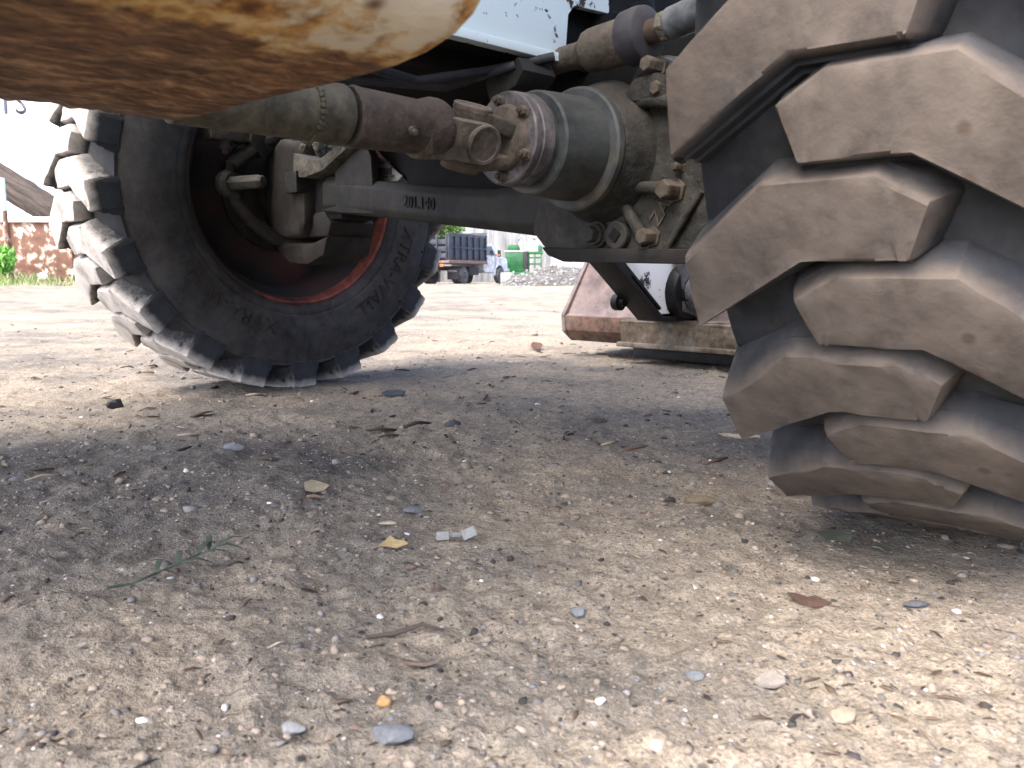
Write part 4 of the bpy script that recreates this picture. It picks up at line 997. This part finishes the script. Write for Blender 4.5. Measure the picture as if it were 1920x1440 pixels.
# ------------------------------------------------------------------ single things lying on the dirt
def flatmat(name, c, c2=None, rough=.85): return noisy(name, tuple(x * .75 for x in c), c, c2, 120, rough, .4, 500, .0006)
def rock(name, x, y, size, c, label, cat='stone', sub=2, seed=0, yaw=0, sink=.25):
    rr = random.Random(seed + 5); bm = bmesh.new(); bmesh.ops.create_icosphere(bm, subdivisions=sub, radius=1)
    pl = [(Vector((rr.gauss(0, 1), rr.gauss(0, 1), rr.gauss(0, 1))).normalized(), rr.uniform(.55, .9)) for _ in range(9)]
    for v in bm.verts:
        for nn, d in pl:
            k = v.co.dot(nn) - d
            if k > 0: v.co -= nn * k
        v.co = Vector((v.co.x * size[0], v.co.y * size[1], v.co.z * size[2]))
    me = bpy.data.meshes.new(name); bm.to_mesh(me); bm.free(); me.materials.append(flatmat(name + '_surface', c)); me.shade_smooth(); me.set_sharp_from_angle(angle=R(22))
    o = link(name, me); o.location = (x, y, float(ground_z(x, y)) + size[2] * (1 - sink) * .7); o.rotation_euler = (0, 0, yaw); return tag(o, label, cat)
def flake(name, x, y, pts, th, c, label, cat, tilt=(0, 0), yaw=0, curl=0, lift=.002, c2=None):
    q = MB(); cx = sum(p[0] for p in pts) / len(pts); cy = sum(p[1] for p in pts) / len(pts)
    m_ = len(pts); top, bot = [], []
    for (a, b) in pts: z = curl * ((a - cx) ** 2 - .3 * (b - cy) ** 2) * 12 + random.gauss(0, th * .5); top.append(q.bm.verts.new((a, b, z + th))); bot.append(q.bm.verts.new((a, b, z)))
    ct = q.bm.verts.new((cx, cy, th)); cbm = q.bm.verts.new((cx, cy, 0))
    for i in range(m_):
        j = (i + 1) % m_; q.bm.faces.new((top[i], top[j], ct)); q.bm.faces.new((bot[j], bot[i], cbm)); q.bm.faces.new((bot[i], bot[j], top[j], top[i]))
    o = q.obj(name, flatmat(name + '_surface', c, c2), sub=1); o.location = (x, y, float(ground_z(x, y)) + lift); o.rotation_euler = (tilt[0], tilt[1], yaw); return tag(o, label, cat)
def stick(name, pts, rad, c, label, cat='twig', flat=1.0):
    q = MB(); q.tube([(px_, py_, float(ground_z(px_, py_)) + dz) for px_, py_, dz in pts], rad, 8); return tag(q.obj(name, flatmat(name + '_surface', c)), label, cat)
def blob(r, n, irr=.25, sx=1, seed=1):
    rr = random.Random(seed); return [(r * sx * (1 + rr.uniform(-irr, irr)) * math.cos(2 * math.pi * k / n), r * (1 + rr.uniform(-irr, irr)) * math.sin(2 * math.pi * k / n)) for k in range(n)]

rock('black_stone', -.813, 1.683, (.021, .016, .015), (.022, .022, .026), 'shiny black lump of stone behind the far tyre', seed=1)
flake('dry_leaf_piece', -.240, .988, blob(.0125, 7, .25, 1.1, 2), .0012, (.28, .24, .16), 'pale tan scrap of dry leaf, alone near the middle', 'leaf', (R(28), R(4)), .4, .3, .008)
stick('reed_splinter', [(-.243, .958, .002), (-.236, .964, .004), (-.228, .970, .004)], [.0012, .002, .001], (.30, .20, .13), 'tiny brown splinter just below the tan leaf scrap', 'splinter')
flake('crumpled_leaf', -.115, .774, [(-.013, -.004), (-.007, .004), (-.004, .011), (.002, .005), (.011, .003), (.015, -.003), (.004, -.006), (-.003, -.005)], .0016, (.36, .27, .13), 'crumpled yellow leaf left of the folded white strip', 'leaf', (R(25), 0), 0, .9, .006)
fs = empty('folded_strip', (-.058, .794, float(ground_z(-.058, .794)) + .002), R(6)); tag(fs, 'folded white strip of plastic lying on the dirt', 'scrap')
pm = flatmat('white_strip_surface', (.24, .24, .225))
q = MB(); q.box((-.0105, 0, .005), (.0125, .0015, .0085), Matrix.Rotation(R(-20), 3, 'X')); q.obj('strip_fold', pm, fs, bevel=.0006)
q = MB(); q.box((.0155, .002, .0065), (.0145, .0015, .0100), Matrix.Rotation(R(-20), 3, 'X') @ Matrix.Rotation(R(-22), 3, 'Y')); q.obj('strip_fold', pm, fs, bevel=.0006)
q = MB(); q.box((.002, .004, .0045), (.015, .0012, .0045)); q.obj('strip_bridge', pm, fs, bevel=.0005)
# green sprig
sp = empty('green_sprig', (0, 0, 0)); tag(sp, 'wilted green sprig with narrow leaves at the lower left', 'sprig')
sg_ = [(-.340, .667), (-.325, .680), (-.310, .694), (-.298, .712), (-.288, .728), (-.280, .745)]
gm = flatmat('sprig_surface', (.050, .066, .046), (.085, .105, .072))
q = MB(); q.tube([(a, b, float(ground_z(a, b)) + .004 + .002 * i) for i, (a, b) in enumerate(sg_)], [.0013, .0012, .0011, .0010, .0008, .0006], 7); q.obj('stem', gm, sp)
for i, (a, b, dx, dy, L_) in enumerate([(-.318, .687, .026, .002, .03), (-.310, .694, -.004, .02, .03), (-.300, .708, .03, .006, .034), (-.298, .712, -.006, .022, .032), (-.290, .724, .026, .012, .034), (-.288, .728, .004, .028, .036), (-.283, .738, .03, .004, .034), (-.281, .742, -.008, .024, .04), (-.280, .745, .016, .02, .038)]):
    z0 = float(ground_z(a, b)) + .005 + .001 * i; d = Vector((dx, dy, 0)).normalized(); pp = Vector((-d.y, d.x, 0)); w_ = .0032
    q = MB(); secs = []
    for t in (0, .3, .6, .85, 1):
        c_ = Vector((a, b, z0)) + d * L_ * t + Vector((0, 0, .010 * math.sin(t * 2.6) - .003 * t)); ww = w_ * math.sin(.25 + t * 2.8)
        secs.append([c_ - pp * ww, c_ + Vector((0, 0, .0005)), c_ + pp * ww, c_ - Vector((0, 0, .0003))])
    q.loft(secs); q.obj('leaf', gm, sp)
stick('dry_dropping', [(.205, .955, .003), (.213, .956, .004), (.228, .953, .005), (.243, .952, .003)], [.004, .0062, .0062, .003], (.13, .105, .065), 'brown finger-shaped clod near the big tyre', 'clod')
flake('wood_splinter', .372, 1.33, [(-.030, .022), (-.012, .016), (.012, -.004), (.026, -.024), (.020, -.022), (.002, -.008), (-.02, .010)], .004, (.46, .39, .29), 'pale broken wood splinter beside the near tyre', 'splinter', (0, R(-6)), 0, .05, .005)
for i, (x_, y_, r_, c_, lb) in enumerate([(.330, .815, .011, (.075, .085, .06), 'crushed dull green leaf tucked against the near tyre'), (.362, .785, .009, (.10, .105, .075), 'smaller grey-green leaf scrap by the near tyre contact')]):
    flake('crushed_leaf', x_, y_, blob(r_, 8, .35, 1.5, 30 + i), .001, c_, lb, 'leaf', (R(14), R(5)), i, .5, .004)
rock('slate_stone', -.067, .437, (.0135, .0085, .0060), (.115, .124, .132), 'blue-grey slab of slate at the bottom edge', seed=11, yaw=-.15)
rock('orange_pebble', -.078, .478, (.0055, .0045, .0042), (.34, .20, .085), 'small orange pebble above the blue-grey slate', 'pebble', seed=12)
flake('white_flake', .166, .503, blob(.0075, 7, .3, 1.3, 9), .002, (.24, .215, .18), 'broken cream flake of shell-like stone at lower right', 'flake', (R(10), 0), .3, .2, .003)
rock('grey_stone', -.416, 1.219, (.017, .011, .008), (.17, .18, .19), 'grey flat stone left of the middle, behind the leaf scrap', seed=14)
rock('bluish_stone', -.111, .906, (.0125, .008, .005), (.125, .133, .14), 'bluish stone sunk in the dirt above the folded strip', seed=15)
rock('beige_chip', -.134, .862, (.011, .005, .0028), (.38, .32, .24), 'beige flat chip just left of the bluish stone', seed=16)
flake('bark_curl', -.062, .524, [(-.012, .006), (-.004, .009), (.008, .002), (.013, -.006), (.004, -.007), (-.010, -.003)], .0022, (.12, .09, .07), 'dark curled bark piece in the lower middle', 'bark', (R(-12), 0), .2, 1.0, .003)
rock('grey_blue_pebble', .052, .622, (.0075, .006, .005), (.14, .148, .15), 'round grey-blue pebble right of the lower middle', 'pebble', seed=18)
rock('slate_pebble', .120, .517, (.0085, .0055, .004), (.125, .132, .138), 'slate pebble lying left of the cream flake', 'pebble', seed=19)
flake('brown_leaf', .237, .636, blob(.008, 8, .4, 1.6, 22), .001, (.075, .045, .032), 'reddish brown leaf fragment in front of the near tyre', 'leaf', (R(10), R(8)), -.3, .8, .003)
stick('dark_twig', [(-.105, .572, .002), (-.086, .577, .003), (-.066, .583, .004), (-.05, .581, .002)], [.0014, .002, .0016, .0008], (.075, .055, .042), 'thin dark twig lying above the curled bark')
rock('white_pebble', .053, .467, (.0038, .0034, .003), (.5, .49, .45), 'tiny bright white pebble near the bottom middle', 'pebble', seed=21)
rock('tan_lump', .197, .463, (.009, .007, .005), (.24, .20, .145), 'light tan lump of stone at the bottom right', seed=22)
flake('rust_leaf', .088, 3.014, blob(.022, 7, .35, 1.2, 25), .001, (.10, .055, .04), 'rust-coloured leaf out on the bright dirt', 'leaf', (R(35), 0), .2, .4, .014)
rock('brick_chip', .100, 3.679, (.016, .014, .020), (.30, .24, .21), 'small upright brick chip out on the bright dirt', 'chip', seed=24)
flake('dark_scrap', -.264, 1.806, blob(.018, 6, .4, 1.5, 27), .002, (.05, .055, .07), 'dark blue-black scrap right of the far tyre', 'scrap', (R(12), 0), .3, .3, .006)
rock('dark_pebble_stone', -.101, 1.41, (.016, .011, .008), (.055, .06, .066), 'dark stone in the shade between the two tyres', seed=28)
rock('slate_chip', .319, .628, (.010, .005, .0035), (.075, .078, .082), 'dark slate chip in front of the near tyre', 'chip', seed=29)
rock('pale_stone', -.128, .454, (.009, .007, .0045), (.22, .225, .22), 'pale grey stone left of the blue-grey slate', seed=30)
